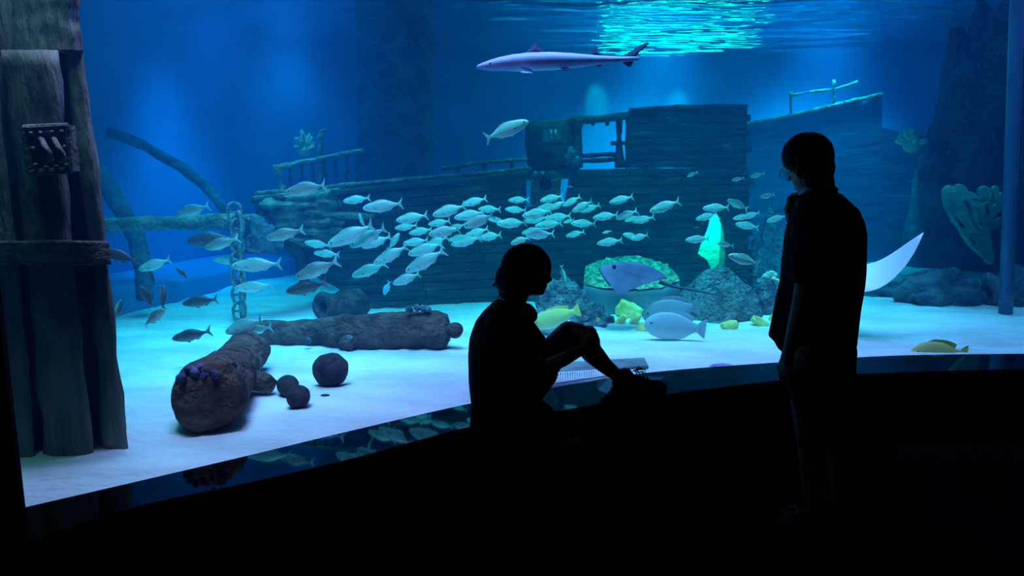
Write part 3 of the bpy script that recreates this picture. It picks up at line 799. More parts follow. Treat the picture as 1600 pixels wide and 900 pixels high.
# finger coral cluster
def coral_cluster(name, label, px, py, w, h, Y, mat, n=22, seed=1, cat='coral', r=0.018):
    c = at(px, py, Y); k = Y / F; R = random.Random(seed)
    bm = bmesh.new()
    bmesh.ops.create_icosphere(bm, subdivisions=2, radius=w * k * 0.28, matrix=Matrix.Translation((0, 0, 0)))
    for i in range(n):
        a = R.uniform(0, 2 * math.pi); e = R.uniform(0.15, 1.45)
        d = Vector((math.cos(a) * math.cos(e) * w * k / 2, math.sin(a) * math.cos(e) * w * k / 2, math.sin(e) * h * k * 0.95))
        bm_tube(bm, [d * 0.1, d * 0.6, d * 0.92, d * 1.0], [r, r * 1.05, r * 0.95, r * 0.45], 8)
    displace(bm, 0.005, 30, seed)
    o = from_bm(name, bm, mat, None, True); o.location = c
    return tag(o, label, cat)
M_coral = noise_mat('pale_coral', (0.55, 0.55, 0.42), (0.72, 0.72, 0.58), 16, 0.9, 0.5, 40, 0.1)
coral_cluster('finger_coral', 'pale finger coral cluster on the rock beside the standing man', 1203, 441, 30, 20, 6.0, M_coral, 26, 4)
coral_cluster('bracket_coral', 'pale ragged coral high on the rock column above the ray wing', 1424, 226, 46, 26, 7.9, M_coral, 16, 9, r=0.03)

# fan coral: thick flattened branches
M_fan = noise_mat('teal_fan_coral', (0.01, 0.17, 0.12), (0.03, 0.26, 0.19), 12, 0.9, 0.4, 40, 0.1)
FY = 6.35
def fp(x, y): return at(x, y, FY + 0.05 * math.sin(x * 0.12) + 0.04 * math.cos(y * 0.1))
outer = [(1553, 412), (1540, 404), (1528, 395), (1514, 383), (1503, 368), (1494, 352), (1485, 338), (1478, 322), (1476, 305), (1480, 294), (1487, 292), (1491, 299), (1495, 290), (1501, 291), (1505, 300), (1513, 303), (1520, 310), (1522, 300), (1527, 293), (1534, 294), (1538, 302), (1536, 314), (1540, 322), (1546, 318), (1545, 305), (1547, 293), (1552, 293), (1554, 303), (1558, 302), (1559, 310), (1556, 316), (1563, 319), (1561, 326), (1553, 328), (1546, 334), (1543, 343), (1550, 342), (1556, 341), (1560, 346), (1556, 352), (1545, 354), (1538, 358), (1541, 368), (1547, 380), (1551, 392), (1558, 408)]
gaps = [[(1500, 310), (1506, 314), (1511, 330), (1517, 348), (1526, 361), (1517, 358), (1508, 345), (1502, 328)], [(1487, 338), (1494, 345), (1500, 355), (1493, 351)], [(1530, 316), (1536, 322), (1538, 332), (1533, 341), (1527, 332)], [(1509, 368), (1518, 373), (1521, 383), (1512, 378)], [(1516, 322), (1520, 330), (1519, 338), (1515, 331)]]
cu = bpy.data.curves.new('fan_outline', 'CURVE'); cu.dimensions = '2D'; cu.fill_mode = 'BOTH'; cu.extrude = 0.012; cu.bevel_depth = 0.012; cu.bevel_resolution = 2
base = at(1550, 408, FY)
for ring in [outer] + gaps:
    sp_ = cu.splines.new('BEZIER'); sp_.bezier_points.add(len(ring) - 1); sp_.use_cyclic_u = True
    for bp_, q in zip(sp_.bezier_points, ring):
        w_ = at(q[0], q[1], FY) - base; bp_.co = (w_.x, w_.z, 0); bp_.handle_left_type = bp_.handle_right_type = 'AUTO'
    sp_.resolution_u = 4
tmp = bpy.data.objects.new('tmp', cu); COL.objects.link(tmp)
dg = bpy.context.evaluated_depsgraph_get(); dg.update()
me = bpy.data.meshes.new_from_object(tmp.evaluated_get(dg)); bpy.data.objects.remove(tmp)
for v in me.vertices:
    x_, y_, z_ = v.co; v.co = (x_, z_ + 0.05 * math.sin(x_ * 9) + 0.04 * math.cos(y_ * 7), y_)
me.name = 'fan_coral'
o = link('fan_coral', me, M_fan); o.location = base
tag(o, 'teal branching fan coral standing on the dark rock', 'coral')

# pale pipe
o = beam('pipe', [at(1571, 490, 6.02), at(1579, 300, 6.02), at(1586, 100, 6.02), at(1592, -60, 6.02)], 0.052, noise_mat('pale_pipe', (0.06, 0.09, 0.20), (0.10, 0.14, 0.28), 5, 0.4, 0.1, 20, 0.5), parent=None, amp=0.0, inv=Matrix.Identity(4), seg=18)
tag(o, 'pale blue upright pipe at the right end of the tank', 'pipe')

# curved ship ribs standing at the left
for pts, lab, r_ in (([(140, 250), (168, 292), (192, 330), (212, 372), (224, 420), (226, 468)], 'dark curved ship rib rising behind the bowsprit beside the pillar', 0.085), ([(170, 205), (225, 228), (285, 262), (320, 290), (350, 325), (368, 365), (378, 420)], 'faint curved ship rib standing behind the hanging chain', 0.06)):
    Yr = 6.0 if r_ > 0.07 else 6.8
    o = beam('ship_rib', [at(x, y, Yr) for x, y in pts], r_ * 0.8, M_rock_dark, parent=None, amp=0.01, inv=Matrix.Identity(4), seg=14)
    tag(o, lab, 'ship rib')
# pale growth on the fore deck
o = beam('hooked_post', [spoint(500, 296, 0, 0.6), spoint(500, 250, 0, 0.6), spoint(500, 218, 0, 0.6), spoint(503, 206, 0, 0.6), spoint(511, 203, 0, 0.6)], [0.022, 0.022, 0.022, 0.02, 0.012], M_wood_pale, parent=None, inv=Matrix.Identity(4))
tag(o, 'pale hooked post standing on the deck behind the bow railing', 'post')
coral_cluster('deck_coral', 'pale ragged coral growing behind the bow railing', 476, 236, 34, 34, 6.9, M_coral, 30, 7, r=0.010)
# bulwark of the far stern
st = empty('stern_bulwark', at(1285, 230, 8.6)); tag(st, 'hazy sloping stern bulwark with railing behind the standing man', 'bulwark')
si = Matrix.Translation(-st.location)
top = [(1135, 201), (1180, 192), (1240, 180), (1310, 163), (1378, 148)]
M_far_wood = noise_mat('haze_tinted_wood', (0.06, 0.17, 0.28), (0.09, 0.23, 0.37), 5, 0.9, 0.5, 14, 0.1, stretch=(0.5, 2.5, 2.5))  # water haze put into the wood colour to lower its contrast
SY = 9.3
st.location = Vector((at(1285, 230, SY).x, SY, Z_SAND)); si = Matrix.Translation(-st.location)
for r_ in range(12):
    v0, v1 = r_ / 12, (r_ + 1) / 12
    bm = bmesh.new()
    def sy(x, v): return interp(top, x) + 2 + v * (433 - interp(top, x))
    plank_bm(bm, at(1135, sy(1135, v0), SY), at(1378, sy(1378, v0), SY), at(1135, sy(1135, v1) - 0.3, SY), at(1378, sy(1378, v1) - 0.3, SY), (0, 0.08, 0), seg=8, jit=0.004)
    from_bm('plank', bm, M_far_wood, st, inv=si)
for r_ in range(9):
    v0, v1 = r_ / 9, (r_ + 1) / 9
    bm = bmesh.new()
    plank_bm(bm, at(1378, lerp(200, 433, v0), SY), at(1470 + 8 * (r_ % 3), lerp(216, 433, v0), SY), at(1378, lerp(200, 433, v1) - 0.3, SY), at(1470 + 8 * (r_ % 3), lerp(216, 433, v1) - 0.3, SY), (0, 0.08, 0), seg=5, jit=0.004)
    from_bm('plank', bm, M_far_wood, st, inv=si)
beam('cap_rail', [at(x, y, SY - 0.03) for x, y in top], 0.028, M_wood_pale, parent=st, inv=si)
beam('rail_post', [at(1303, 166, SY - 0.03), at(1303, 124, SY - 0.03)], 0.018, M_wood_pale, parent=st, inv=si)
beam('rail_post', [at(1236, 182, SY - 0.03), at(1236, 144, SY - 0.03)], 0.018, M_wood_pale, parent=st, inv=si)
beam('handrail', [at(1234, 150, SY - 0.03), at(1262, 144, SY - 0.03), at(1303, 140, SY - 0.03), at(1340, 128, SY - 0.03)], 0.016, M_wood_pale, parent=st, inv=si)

# gold lumps
def gold(label, px, py, w, h, ang, seed, Yoff=0.0, name='gold_lump', dr=0.8):
    g = ground(px, py + h * 0.35, Z_SAND); Y = g.y + Yoff; k = Y / F
    c = at(px, py, Y)
    bm = bmesh.new(); bmesh.ops.create_icosphere(bm, subdivisions=4, radius=1)
    for v in bm.verts:
        q = v.co.copy(); mxx = max(abs(q.x), abs(q.y), abs(q.z)); q = q.lerp(q / mxx, 0.45)
        q *= 1 + 0.16 * noise.fractal((q + Vector((seed * 3.3, 0, 0))) * 1.7, 1, 2, 4)
        v.co = Vector((q.x * w * k * 0.46, q.y * w * k * 0.46 * dr * 0.7, q.z * h * k * 0.46))
    o = from_bm(name, bm, M_gold, None, True); o.location = c; o.rotation_euler = (0, -math.radians(ang), 0)
    return tag(o, label, 'gold', 'gold treasure lumps on the sand')
gold('gold lump shaped like a crouching frog above the gold fingers', 983, 486, 46, 30, -25, 1, 0.0)
gold('small pointed gold knob at the nose of the frog-shaped lump', 966, 476, 15, 14, 20, 11, 0.02)
gold('gold finger leaning outward under the frog-shaped lump', 969, 502, 30, 12, 52, 2)
gold('middle gold finger under the frog-shaped lump', 991, 502, 32, 13, 58, 3)
gold('short gold nugget in front of the big pale fish', 1003, 513, 20, 16, 50, 4)
gold('upright gold finger beside the woman\'s hand', 936, 506, 26, 11, 92, 5)
gold('gold bar lying below the grey rock mound', 1140, 508, 31, 15, 12, 6)
gold('tilted gold nugget beside the standing man\'s shirt hem', 1187, 503, 30, 15, -28, 7)
gold('gold sliver half hidden behind the standing man\'s shirt', 1208, 498, 14, 14, -20, 8)
r = rock_at('pale_rock', 862, 522, 66, 36, 0.7, 14, M_sand, amp=0.3, scale=2.0); tag(r, 'pale sandy rock behind the woman\'s bent knee', 'rock')
# purple sponge at the glass
g = ground(1132, 578, Z_SAND); bm = bmesh.new(); bmesh.ops.create_icosphere(bm, subdivisions=3, radius=1)
for v in bm.verts: v.co = Vector((v.co.x * 0.075, v.co.y * 0.04, v.co.z * 0.03))
displace(bm, 0.006, 18, 2)
o = from_bm('purple_sponge', bm, noise_mat('sponge', (0.35, 0.22, 0.55), (0.50, 0.36, 0.70), 20, 0.9, 0.5, 60, 0.05), None, True); o.location = (g.x, g.y + 0.05, Z_SAND - 0.002)
tag(o, 'low purple sponge at the foot of the glass', 'sponge')
# floor drain: dark slab and white ribbed grate
M_slab = noise_mat('drain_slab', (0.16, 0.20, 0.22), (0.26, 0.30, 0.32), 10, 0.8, 0.3, 30, 0.2)
c = [ground(866, 590, Z_SAND), ground(1013, 579, Z_SAND), ground(1006, 566, Z_SAND), ground(866, 574, Z_SAND)]
bm = bmesh.new(); bm_prism(bm, [Vector((q.x, q.y, Z_SAND - 0.03)) for q in c], Vector((0, 0, 0.06)))
bmesh.ops.bevel(bm, geom=bm.edges[:], offset=0.006, segments=2)
o = from_bm('drain_slab', bm, M_slab, None); tag(o, 'flat grey drain slab on the sand behind the woman\'s shoe', 'slab')
root = empty('drain_grate', ground(900, 597, Z_SAND)); tag(root, 'white ribbed drain grate seen under the woman\'s bent leg', 'grate')
gi = Matrix.Translation(-root.location)
q = [ground(838, 611, Z_SAND), ground(962, 592, Z_SAND), ground(964, 584, Z_SAND), ground(838, 593, Z_SAND)]
for v in q: v.z = Z_SAND + 0.028
M_grate = plain('white_plastic', (0.85, 0.87, 0.9), 0.5)
bm = bmesh.new()
for a, b in zip(q, q[1:] + q[:1]): bm_tube(bm, [a, b], 0.006, 6)
from_bm('frame', bm, M_grate, root, inv=gi)
bm = bmesh.new()
for i in range(34):
    s = (i + 0.5) / 34
    bm_tube(bm, [q[0].lerp(q[1], s), q[3].lerp(q[2], s)], 0.0045, 6)
o = from_bm('slats', bm, M_grate, root, inv=gi); o['kind'] = 'stuff'
bm = bmesh.new(); bm_prism(bm, [v + Vector((0, 0, -0.02)) for v in q], Vector((0, 0, -0.03)))
from_bm('tray', bm, plain('grate_tray', (0.30, 0.38, 0.46), 0.8), root, inv=gi)
# ------------------------------------------------------------------ fish
def shade_mat(name, back, side, belly, z0, z1, rough=0.4, spec=0.5, metallic=0.0, speck=0.12, scale=30):
    """countershaded skin: back, flank and belly colours by the body's own height"""
    m, t, N, L, b = nt(name)
    tc = N.new('ShaderNodeTexCoord'); sp = N.new('ShaderNodeSeparateXYZ'); L.new(tc.outputs['Object'], sp.inputs[0])
    mr = N.new('ShaderNodeMapRange'); mr.inputs['From Min'].default_value = z0; mr.inputs['From Max'].default_value = z1
    L.new(sp.outputs['Z'], mr.inputs['Value'])
    nz = N.new('ShaderNodeTexNoise'); nz.inputs['Scale'].default_value = scale; nz.inputs['Detail'].default_value = 4
    L.new(tc.outputs['Object'], nz.inputs['Vector'])
    ma = N.new('ShaderNodeMath'); ma.operation = 'MULTIPLY_ADD'; ma.inputs[1].default_value = speck; L.new(nz.outputs['Fac'], ma.inputs[0])
    sb = N.new('ShaderNodeMath'); sb.operation = 'SUBTRACT'; sb.inputs[1].default_value = speck / 2
    L.new(mr.outputs[0], ma.inputs[2]); L.new(ma.outputs[0], sb.inputs[0])
    r = N.new('ShaderNodeValToRGB'); e = r.color_ramp.elements
    e[0].position = 0.12; e[0].color = (*belly, 1); e[1].position = 0.92; e[1].color = (*back, 1)
    q = e.new(0.5); q.color = (*side, 1)
    L.new(sb.outputs[0], r.inputs[0]); L.new(r.outputs[0], b.inputs['Base Color'])
    b.inputs['Roughness'].default_value = rough; b.inputs['Specular IOR Level'].default_value = spec; b.inputs['Metallic'].default_value = metallic
    return m
M_silver = shade_mat('silver_scales', (0.06, 0.24, 0.19), (0.30, 0.80, 0.66), (0.80, 1.0, 0.95), -0.17, 0.17, 0.35, 0.6, 0.0)  # countershading, with sand bounce and teal light also put into the colour
M_silver_fin = plain('silver_fin', (0.25, 0.66, 0.56), 0.5)
M_backlit = shade_mat('backlit_scales', (0.03, 0.035, 0.035), (0.07, 0.08, 0.075), (0.22, 0.25, 0.22), -0.17, 0.17, 0.45, 0.4)  # shade of the backlit fish put into a darker scale colour
M_backlit_fin = plain('backlit_fin', (0.16, 0.20, 0.18), 0.5)
M_mid = shade_mat('grey_scales', (0.05, 0.09, 0.08), (0.20, 0.34, 0.28), (0.7, 0.95, 0.82), -0.17, 0.17, 0.4, 0.5)
M_eye = plain('fish_eye', (0.01, 0.01, 0.012), 0.15, 0.6)

PROF = [(-.5, .010, .010), (-.49, .032, .030), (-.46, .060, .054), (-.39, .096, .086), (-.28, .128, .116), (-.15, .150, .142), (-.02, .158, .148), (.10, .132, .125), (.20, .092, .090), (.28, .055, .055), (.34, .034, .034), (.38, .030, .030)]
def fish_body(prof, width=0.42, bend=0.0, seg=14, yo=None):
    bm = bmesh.new()
    rings = []
    def by(x): return bend * max(0, x + 0.1) ** 2
    for x, up, dn in prof:
        zc = (up - dn) / 2; h = (up + dn) / 2
        ring = []
        for k in range(seg):
            a = 2 * math.pi * k / seg
            c, s = math.cos(a), math.sin(a)
            w = h * width * (1.0 if x > -0.3 else 1.15)
            ring.append(bm.verts.new((x, by(x) + c * w * (1 - 0.25 * s * s), zc + s * h)))
        rings.append(ring)
    for r0, r1 in zip(rings, rings[1:]):
        for k in range(seg): bm.faces.new((r0[k], r0[(k + 1) % seg], r1[(k + 1) % seg], r1[k]))
    bm.faces.new(rings[0]); bm.faces.new(rings[-1])
    bmesh.ops.recalc_face_normals(bm, faces=bm.faces)
    return bm, by
def fin_mesh(name, outline, by, mat, th=0.006, lean=0.0):
    """a fin: closed outline in the x/z plane with a real, tapering thickness"""
    bm = bmesh.new()
    n = len(outline)
    cx = sum(p[0] for p in outline) / n; cz = sum(p[1] for p in outline) / n
    A = [bm.verts.new((x, by(x) + lean * (z - cz), z)) for x, z in outline]
    f = bm.verts.new((cx, by(cx) - th, cz)); k_ = bm.verts.new((cx, by(cx) + th, cz))
    for i in range(n):
        bm.faces.new((A[i], A[(i + 1) % n], f)); bm.faces.new((A[(i + 1) % n], A[i], k_))
    bmesh.ops.recalc_face_normals(bm, faces=bm.faces)
    me = bpy.data.meshes.new(name); bm.to_mesh(me); bm.free(); me.materials.append(mat)
    return me
def make_kind(key, prof, body_mat, fin_mat, bend, width=0.42, tail=None, dorsal=None):
    bm, by = fish_body(prof, width, bend)
    me = bpy.data.meshes.new('body'); bm.to_mesh(me); bm.free(); me.materials.append(body_mat)
    me.polygons.foreach_set('use_smooth', [True] * len(me.polygons))
    K = {'body': me}
    K['tail_fin'] = fin_mesh('tail_fin', tail or [(.36, .026), (.42, .075), (.485, .150), (.50, .145), (.462, .06), (.435, .0), (.462, -.06), (.50, -.150), (.485, -.155), (.42, -.075), (.36, -.026)], by, fin_mat)
    K['dorsal_fin'] = fin_mesh('dorsal_fin', dorsal or [(-.20, .138), (-.14, .166), (-.02, .172), (.10, .150), (.22, .098), (.24, .072), (.10, .118), (-.05, .143)], by, fin_mat)
    K['anal_fin'] = fin_mesh('anal_fin', [(.08, -.115), (.13, -.150), (.20, -.120), (.25, -.062), (.16, -.09)], by, fin_mat)
    K['pelvic_fin'] = fin_mesh('pelvic_fin', [(-.16, -.130), (-.09, -.180), (-.05, -.165), (-.06, -.135)], by, fin_mat)
    bm = bmesh.new()
    for s in (-1, 1):
        w = 0.105 * width * 1.0
        vs_ = [bm.verts.new(p) for p in ((-.26, s * (w + .008), -.02), (-.20, s * (w + .035), .0), (-.13, s * (w + .045), -.035), (-.16, s * (w + .03), -.06))]
        bm.faces.new(vs_)
    m2 = bpy.data.meshes.new('pectoral_fin'); bm.to_mesh(m2); bm.free(); m2.materials.append(fin_mat); K['pectoral_fin'] = m2
    bm = bmesh.new()
    for s in (-1, 1):
        bmesh.ops.create_uvsphere(bm, u_segments=8, v_segments=6, radius=0.017, matrix=Matrix.Translation((-.405, s * interp([(q[0], (q[1] + q[2]) / 2) for q in prof], -.405) * width * 1.08, .03)))
    m3 = bpy.data.meshes.new('eye'); bm.to_mesh(m3); bm.free(); m3.materials.append(M_eye); K['eye'] = m3
    return K
KINDS_ = {}
for key, bmat, fmat in (('silver', M_silver, M_silver_fin), ('dark', M_backlit, M_backlit_fin), ('grey', M_mid, M_silver_fin)):
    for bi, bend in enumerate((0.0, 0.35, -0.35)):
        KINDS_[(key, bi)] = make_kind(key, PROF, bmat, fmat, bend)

def place_fish(name, kind, head, tail, Y, yaw=0.0, label=None, group=None, cat='fish', plump=1.0, full=True, flip=False):
    """head/tail pixel positions, Y depth of the middle; yaw turns the fish out of the picture plane (degrees, head toward viewer +)"""
    a, b = at(*head, Y), at(*tail, Y)
    d = a - b
    app = d.length
    L_ = app / math.cos(math.radians(yaw))
    dv = d.normalized() * math.cos(math.radians(yaw)) + Vector((0, -1, 0)) * math.sin(math.radians(yaw))
    dv.normalize()
    x = -dv
    up = Vector((0, 0, 1))
    if abs(x.z) > 0.85: up = Vector((1 if x.z < 0 else -1, 0, 0.1))
    y = up.cross(x).normalized(); z = x.cross(y).normalized()
    if flip: y, z = -y, -z
    mw = Matrix((( x.x, y.x, z.x), (x.y, y.y, z.y), (x.z, y.z, z.z))).to_4x4()
    root = empty(name, (a + b) / 2)
    root.matrix_world = Matrix.Translation((a + b) / 2) @ mw @ Matrix.Diagonal((L_, L_ * plump, L_ * plump, 1))
    tag(root, label, cat, group)
    K = KINDS_[kind]
    for part in (('body', 'tail_fin', 'dorsal_fin', 'anal_fin', 'pelvic_fin', 'pectoral_fin', 'eye') if full else ('body', 'tail_fin', 'dorsal_fin')):
        o = bpy.data.objects.new(part, K[part]); COL.objects.link(o); o.parent = root
    return root

def fish_depth(n): return max(4.65, min(5.7, 4.65 + (65 - n) / 45.0 * 1.2))
GS, GL = 'silver fish of the big school', 'fish around the hanging chain'
def quick(kind, hx, hy, tx, ty, label, group, Y=None, yaw=0.0, plump=1.0, name='silver_fish', flip=False):
    n = math.hypot(hx - tx, hy - ty)
    k = (kind, rnd.choice((0, 0, 1, 2)))
    if group == GS and Y is not None: Y = max(Y, 4.65) if Y < 5.0 else min(Y, 5.72)
    return place_fish(name, k, (hx, hy), (tx, ty), Y or fish_depth(n), yaw, label, group, plump=plump, full=n > 30, flip=flip)

# fish around the pillar, the pole and the chain
quick('grey', 274, 336, 328, 321, 'slim pale-edged fish just above the bowsprit pole', GL, 5.1)
quick('dark', 292, 377, 368, 373, 'big dark fish right under the bowsprit pole', GL, 5.0, plump=1.1, name='backlit_fish')
quick('grey', 320, 389, 372, 372, 'grey fish with pale belly overlapping the chain below the pole', GL, 4.8)
quick('dark', 160, 392, 214, 408, 'dark fish half hidden by the pillar, only tail end showing', GL, 3.9, plump=1.15, name='backlit_fish')
quick('silver', 217, 422, 267, 405, 'pale arched fish swimming beside the dark half-hidden one', GL, 4.5)
quick('dark', 230, 419, 243, 447, 'tiny dark fish nose-up directly under the pale arched fish', GL, 4.6, name='backlit_fish')
quick('dark', 275, 419, 296, 436, 'small dark fish apart, over the blue plinth between pillar and chain', GL, 4.8, name='backlit_fish')
quick('dark', 219, 447, 239, 480, 'dark nose-up fish in the small cluster by the pillar', GL, 4.3, plump=1.25, name='backlit_fish')
quick('dark', 252, 446, 256, 482, 'dusky fish turning away in the cluster by the pillar', GL, 4.5, plump=1.1, yaw=-20, name='backlit_fish')
quick('grey', 257, 483, 227, 508, 'round grey fish heading upward, lowest of the cluster by the pillar', GL, 4.0, plump=1.3, name='silver_fish')
quick('grey', 190, 468, 179, 500, 'grey fish nose-up touching the edge of the pillar', GL, 4.0)
quick('dark', 285, 475, 341, 467, 'dark slender fish over the sand, upper of the two', GL, 4.6, name='backlit_fish')
quick('dark', 269, 530, 328, 518, 'dark slender fish over the sand, lower of the two', GL, 4.3, name='backlit_fish')
quick('silver', 334, 406, 382, 408, 'pale fish whose tail is covered by the chain', GL, 5.85)
quick('silver', 362, 416, 441, 412, 'largest pale fish crossing in front of the chain', GL, 4.4, plump=0.9)
quick('silver', 367, 451, 425, 446, 'pale green fish crossing the chain just above the sand line', GL, 4.8)
quick('silver', 352, 520, 414, 498, 'pale fish at the lower end of the chain above the cannon', GL, 4.2, plump=1.1)
quick('grey', 372, 520, 426, 511, 'fish tucked behind the pale one at the chain\'s lower end', GL, 4.6)
quick('grey', 416, 373, 474, 359, 'dark-backed fish with white belly passing under the bow', GL, 4.7)
quick('grey', 446, 301, 512, 289, 'dark-backed fish passing in front of the bow railing', GS, 4.7)
quick('silver', 536, 315, 578, 309, 'small silver fish alone just below the hull\'s top edge', GS)
quick('silver', 567, 326, 629, 318, 'bluish silver fish beside the lone one below the hull\'s top edge', GS, 4.6)
quick('silver', 563, 333, 567, 357, 'silver fish seen head-on, upright oval below the bluish one', GS, 5.1, plump=1.15, yaw=35)
quick('silver', 476, 379, 517, 385, 'thin silver fish at the front of the school, upper', GS)
quick('silver', 490, 395, 531, 398, 'thin silver fish at the front of the school, lower', GS)
quick('grey', 461, 435, 528, 408, 'large grey fish rising toward its tail, near the hull\'s foot', GS, 4.4)
quick('dark', 447, 456, 510, 443, 'dark fish just under the large grey one', GS, 4.5, plump=1.05, name='backlit_fish')
quick('silver', 512, 384, 585, 351, 'long silver fish at the head of the overlapping trio', GS, 4.5, plump=0.95)
quick('silver', 547, 386, 605, 355, 'middle silver fish of the overlapping trio', GS, 4.7)
quick('silver', 566, 387, 612, 369, 'rear silver fish of the overlapping trio', GS, 4.95)
quick('silver', 623, 365, 608, 390, 'upright oval silver fish pointing up behind the trio', GS, 5.0, plump=1.1, yaw=-30)
quick('silver', 584, 413, 637, 384, 'silver fish on the falling lower edge of the school, upper of two', GS)
quick('silver', 550, 432, 604, 412, 'silver fish on the falling lower edge of the school, lower of two', GS)
quick('silver', 614, 444, 656, 428, 'lowest silver fish left of the woman\'s head', GS, 4.7, plump=1.15)
quick('silver', 634, 425, 695, 391, 'large silver fish climbing steeply just above the lowest one', GS, 4.4)

ORD = ['first', 'second', 'third', 'fourth', 'fifth', 'sixth', 'seventh', 'eighth', 'ninth', 'tenth', 'eleventh', 'twelfth', 'thirteenth', 'fourteenth']
def row(phrase, items):
    items = sorted(items, key=lambda q: q[0] + q[2])
    for i, q in enumerate(items):
        quick(q[4] if len(q) > 4 else 'silver', q[0], q[1], q[2], q[3], f'silver fish, {ORD[i]} from left in {phrase}', GS, q[5] if len(q) > 5 else None, plump=q[6] if len(q) > 6 else 1.05)
row('the upper row of the dense school', [(619, 345, 669, 336), (676, 337, 728, 321), (722, 320, 761, 310), (710, 341, 758, 331), (747, 327, 783, 327), (617, 357, 652, 352), (669, 351, 704, 345), (725, 355, 772, 335, 'silver', 4.6, 1.2), (776, 350, 824, 348)])
row('the middle row of the dense school', [(639, 365, 676, 358), (670, 367, 719, 357, 'silver', 4.7, 1.15), (697, 361, 728, 350, 'silver', 5.7), (726, 370, 764, 357), (749, 372, 784, 367, 'silver', 5.2, 1.25), (762, 342, 790, 346, 'silver', 5.8), (700, 376, 732, 367, 'silver', 5.8)])
row('the bottom row of the dense school', [(630, 381, 670, 375), (638, 398, 692, 381), (705, 383, 752, 371), (664, 385, 700, 370, 'silver', 5.6)])
row('the upper rows above the woman\'s head', [(794, 313, 827, 312), (789, 327, 823, 329), (844, 314, 880, 306), (838, 327, 874, 320, 'silver', 5.8), (816, 338, 863, 329), (859, 328, 883, 314, 'silver', 5.2, 1.2), (879, 322, 908, 307), (894, 331, 926, 314, 'silver', 5.2, 1.15), (906, 331, 938, 320, 'silver', 5.9)])
row('the lower rows above the woman\'s head', [(818, 346, 858, 339, 'silver', 5.7), (852, 342, 893, 337, 'silver', 5.5), (836, 354, 879, 348), (880, 348, 898, 343, 'silver', 5.9), (815, 365, 848, 357, 'silver', 5.7), (821, 368, 867, 365), (798, 381, 828, 371, 'silver', 4.9, 1.2), (892, 349, 932, 350), (884, 369, 914, 362)])
row('the thinning rear of the school past the woman', [(926, 341, 966, 335), (962, 342, 997, 329), (976, 346, 1000, 337, 'silver', 5.8), (988, 347, 1023, 339), (952, 317, 990, 307), (1015, 331, 1063, 314), (933, 381, 973, 375), (973, 366, 999, 372, 'silver', 5.4, 1.2), (986, 374, 1013, 367, 'silver', 5.2, 1.25), (941, 364, 956, 361, 'silver', 6.0)])
row('the loose group around the glowing breach', [(1098, 326, 1140, 324), (1087, 343, 1121, 334), (1136, 312, 1169, 327, 'grey', 5.9), (1145, 342, 1174, 337), (1158, 341, 1188, 332), (1149, 350, 1186, 356), (1198, 346, 1229, 337), (1071, 375, 1109, 373), (1121, 381, 1146, 384, 'grey', 5.9), (1138, 399, 1187, 413, 'silver', 4.8)])
row('the few tiny far fish above the breach', [(1073, 276, 1090, 269, 'grey', 6.3), (1143, 282, 1163, 278, 'grey', 6.3), (1172, 277, 1194, 271, 'grey', 6.3), (1187, 309, 1211, 304, 'grey', 6.3)])
quick('silver', 826, 190, 757, 217, 'single silver fish swimming upward below the shark, facing opposite the school', GS, 4.3)
quick('grey', 883, 441, 877, 414, 'thin dim fish nose-down above the reef rock by the woman', GS, 5.6, plump=0.8)
# small bright reef fish
M_tang = shade_mat('blue_yellow_scales', (0.10, 0.55, 0.85), (0.15, 0.6, 0.8), (0.85, 0.8, 0.15), -0.2, 0.1)
KINDS_[('tang', 0)] = make_kind('tang', PROF, M_tang, plain('tang_fin', (0.2, 0.6, 0.8)), 0.0)
place_fish('reef_fish', ('tang', 0), (600, 461), (609, 439), 5.5, 0, 'tiny blue and yellow reef fish in the dark below the school', None, plump=1.3)

# large pale wrasse-like fish near the sand
PROF2 = [(-.5, .01, .01), (-.485, .05, .06), (-.45, .10, .12), (-.38, .16, .18), (-.26, .21, .22), (-.10, .225, .235), (.05, .205, .225), (.18, .15, .18), (.27, .10, .11), (.33, .075, .08), (.38, .07, .075)]
M_pale = shade_mat('pale_blue_scales', (0.30, 0.40, 0.48), (0.42, 0.52, 0.60), (0.62, 0.72, 0.78), -0.25, 0.25, 0.5, 0.3, 0.0, 0.35, 12)
TAIL2 = [(.36, .07), (.43, .13), (.495, .165), (.50, .08), (.50, -.08), (.495, -.165), (.43, -.13), (.36, -.07)]
DORS2 = [(-.25, .20), (-.1, .26), (.1, .25), (.25, .20), (.30, .17), (.27, .10), (.05, .19)]
KINDS_[('pale', 0)] = make_kind('pale', PROF2, M_pale, plain('pale_fin', (0.40, 0.50, 0.60)), 0.0, 0.36, TAIL2, DORS2)
M_palegrey = shade_mat('slate_scales', (0.20, 0.26, 0.30), (0.28, 0.36, 0.42), (0.45, 0.52, 0.58), -0.25, 0.25, 0.5, 0.3)
KINDS_[('slate', 0)] = make_kind('slate', PROF2, M_palegrey, plain('slate_fin', (0.24, 0.30, 0.36)), 0.0, 0.36, TAIL2, DORS2)
M_yel = shade_mat('yellow_scales', (0.62, 0.60, 0.20), (0.72, 0.68, 0.24), (0.75, 0.72, 0.45), -0.25, 0.25, 0.6, 0.2)
KINDS_[('yellow', 0)] = make_kind('yellow', PROF2, M_yel, plain('yellow_fin', (0.80, 0.72, 0.20)), 0.0, 0.5, TAIL2, DORS2)
place_fish('large_fish', ('pale', 0), (1007, 505), (1103, 514), 5.0, 0, 'large pale blue fish hovering low over the sand', None)
place_fish('large_fish', ('slate', 0), (1003, 493), (1093, 478), 5.35, 0, 'large grey fish behind the pale blue one', None)
place_fish('yellow_fish', ('yellow', 0), (832, 507), (906, 484), 5.2, 0, 'yellow fish with raised tail behind the woman\'s knee', None, plump=0.85)
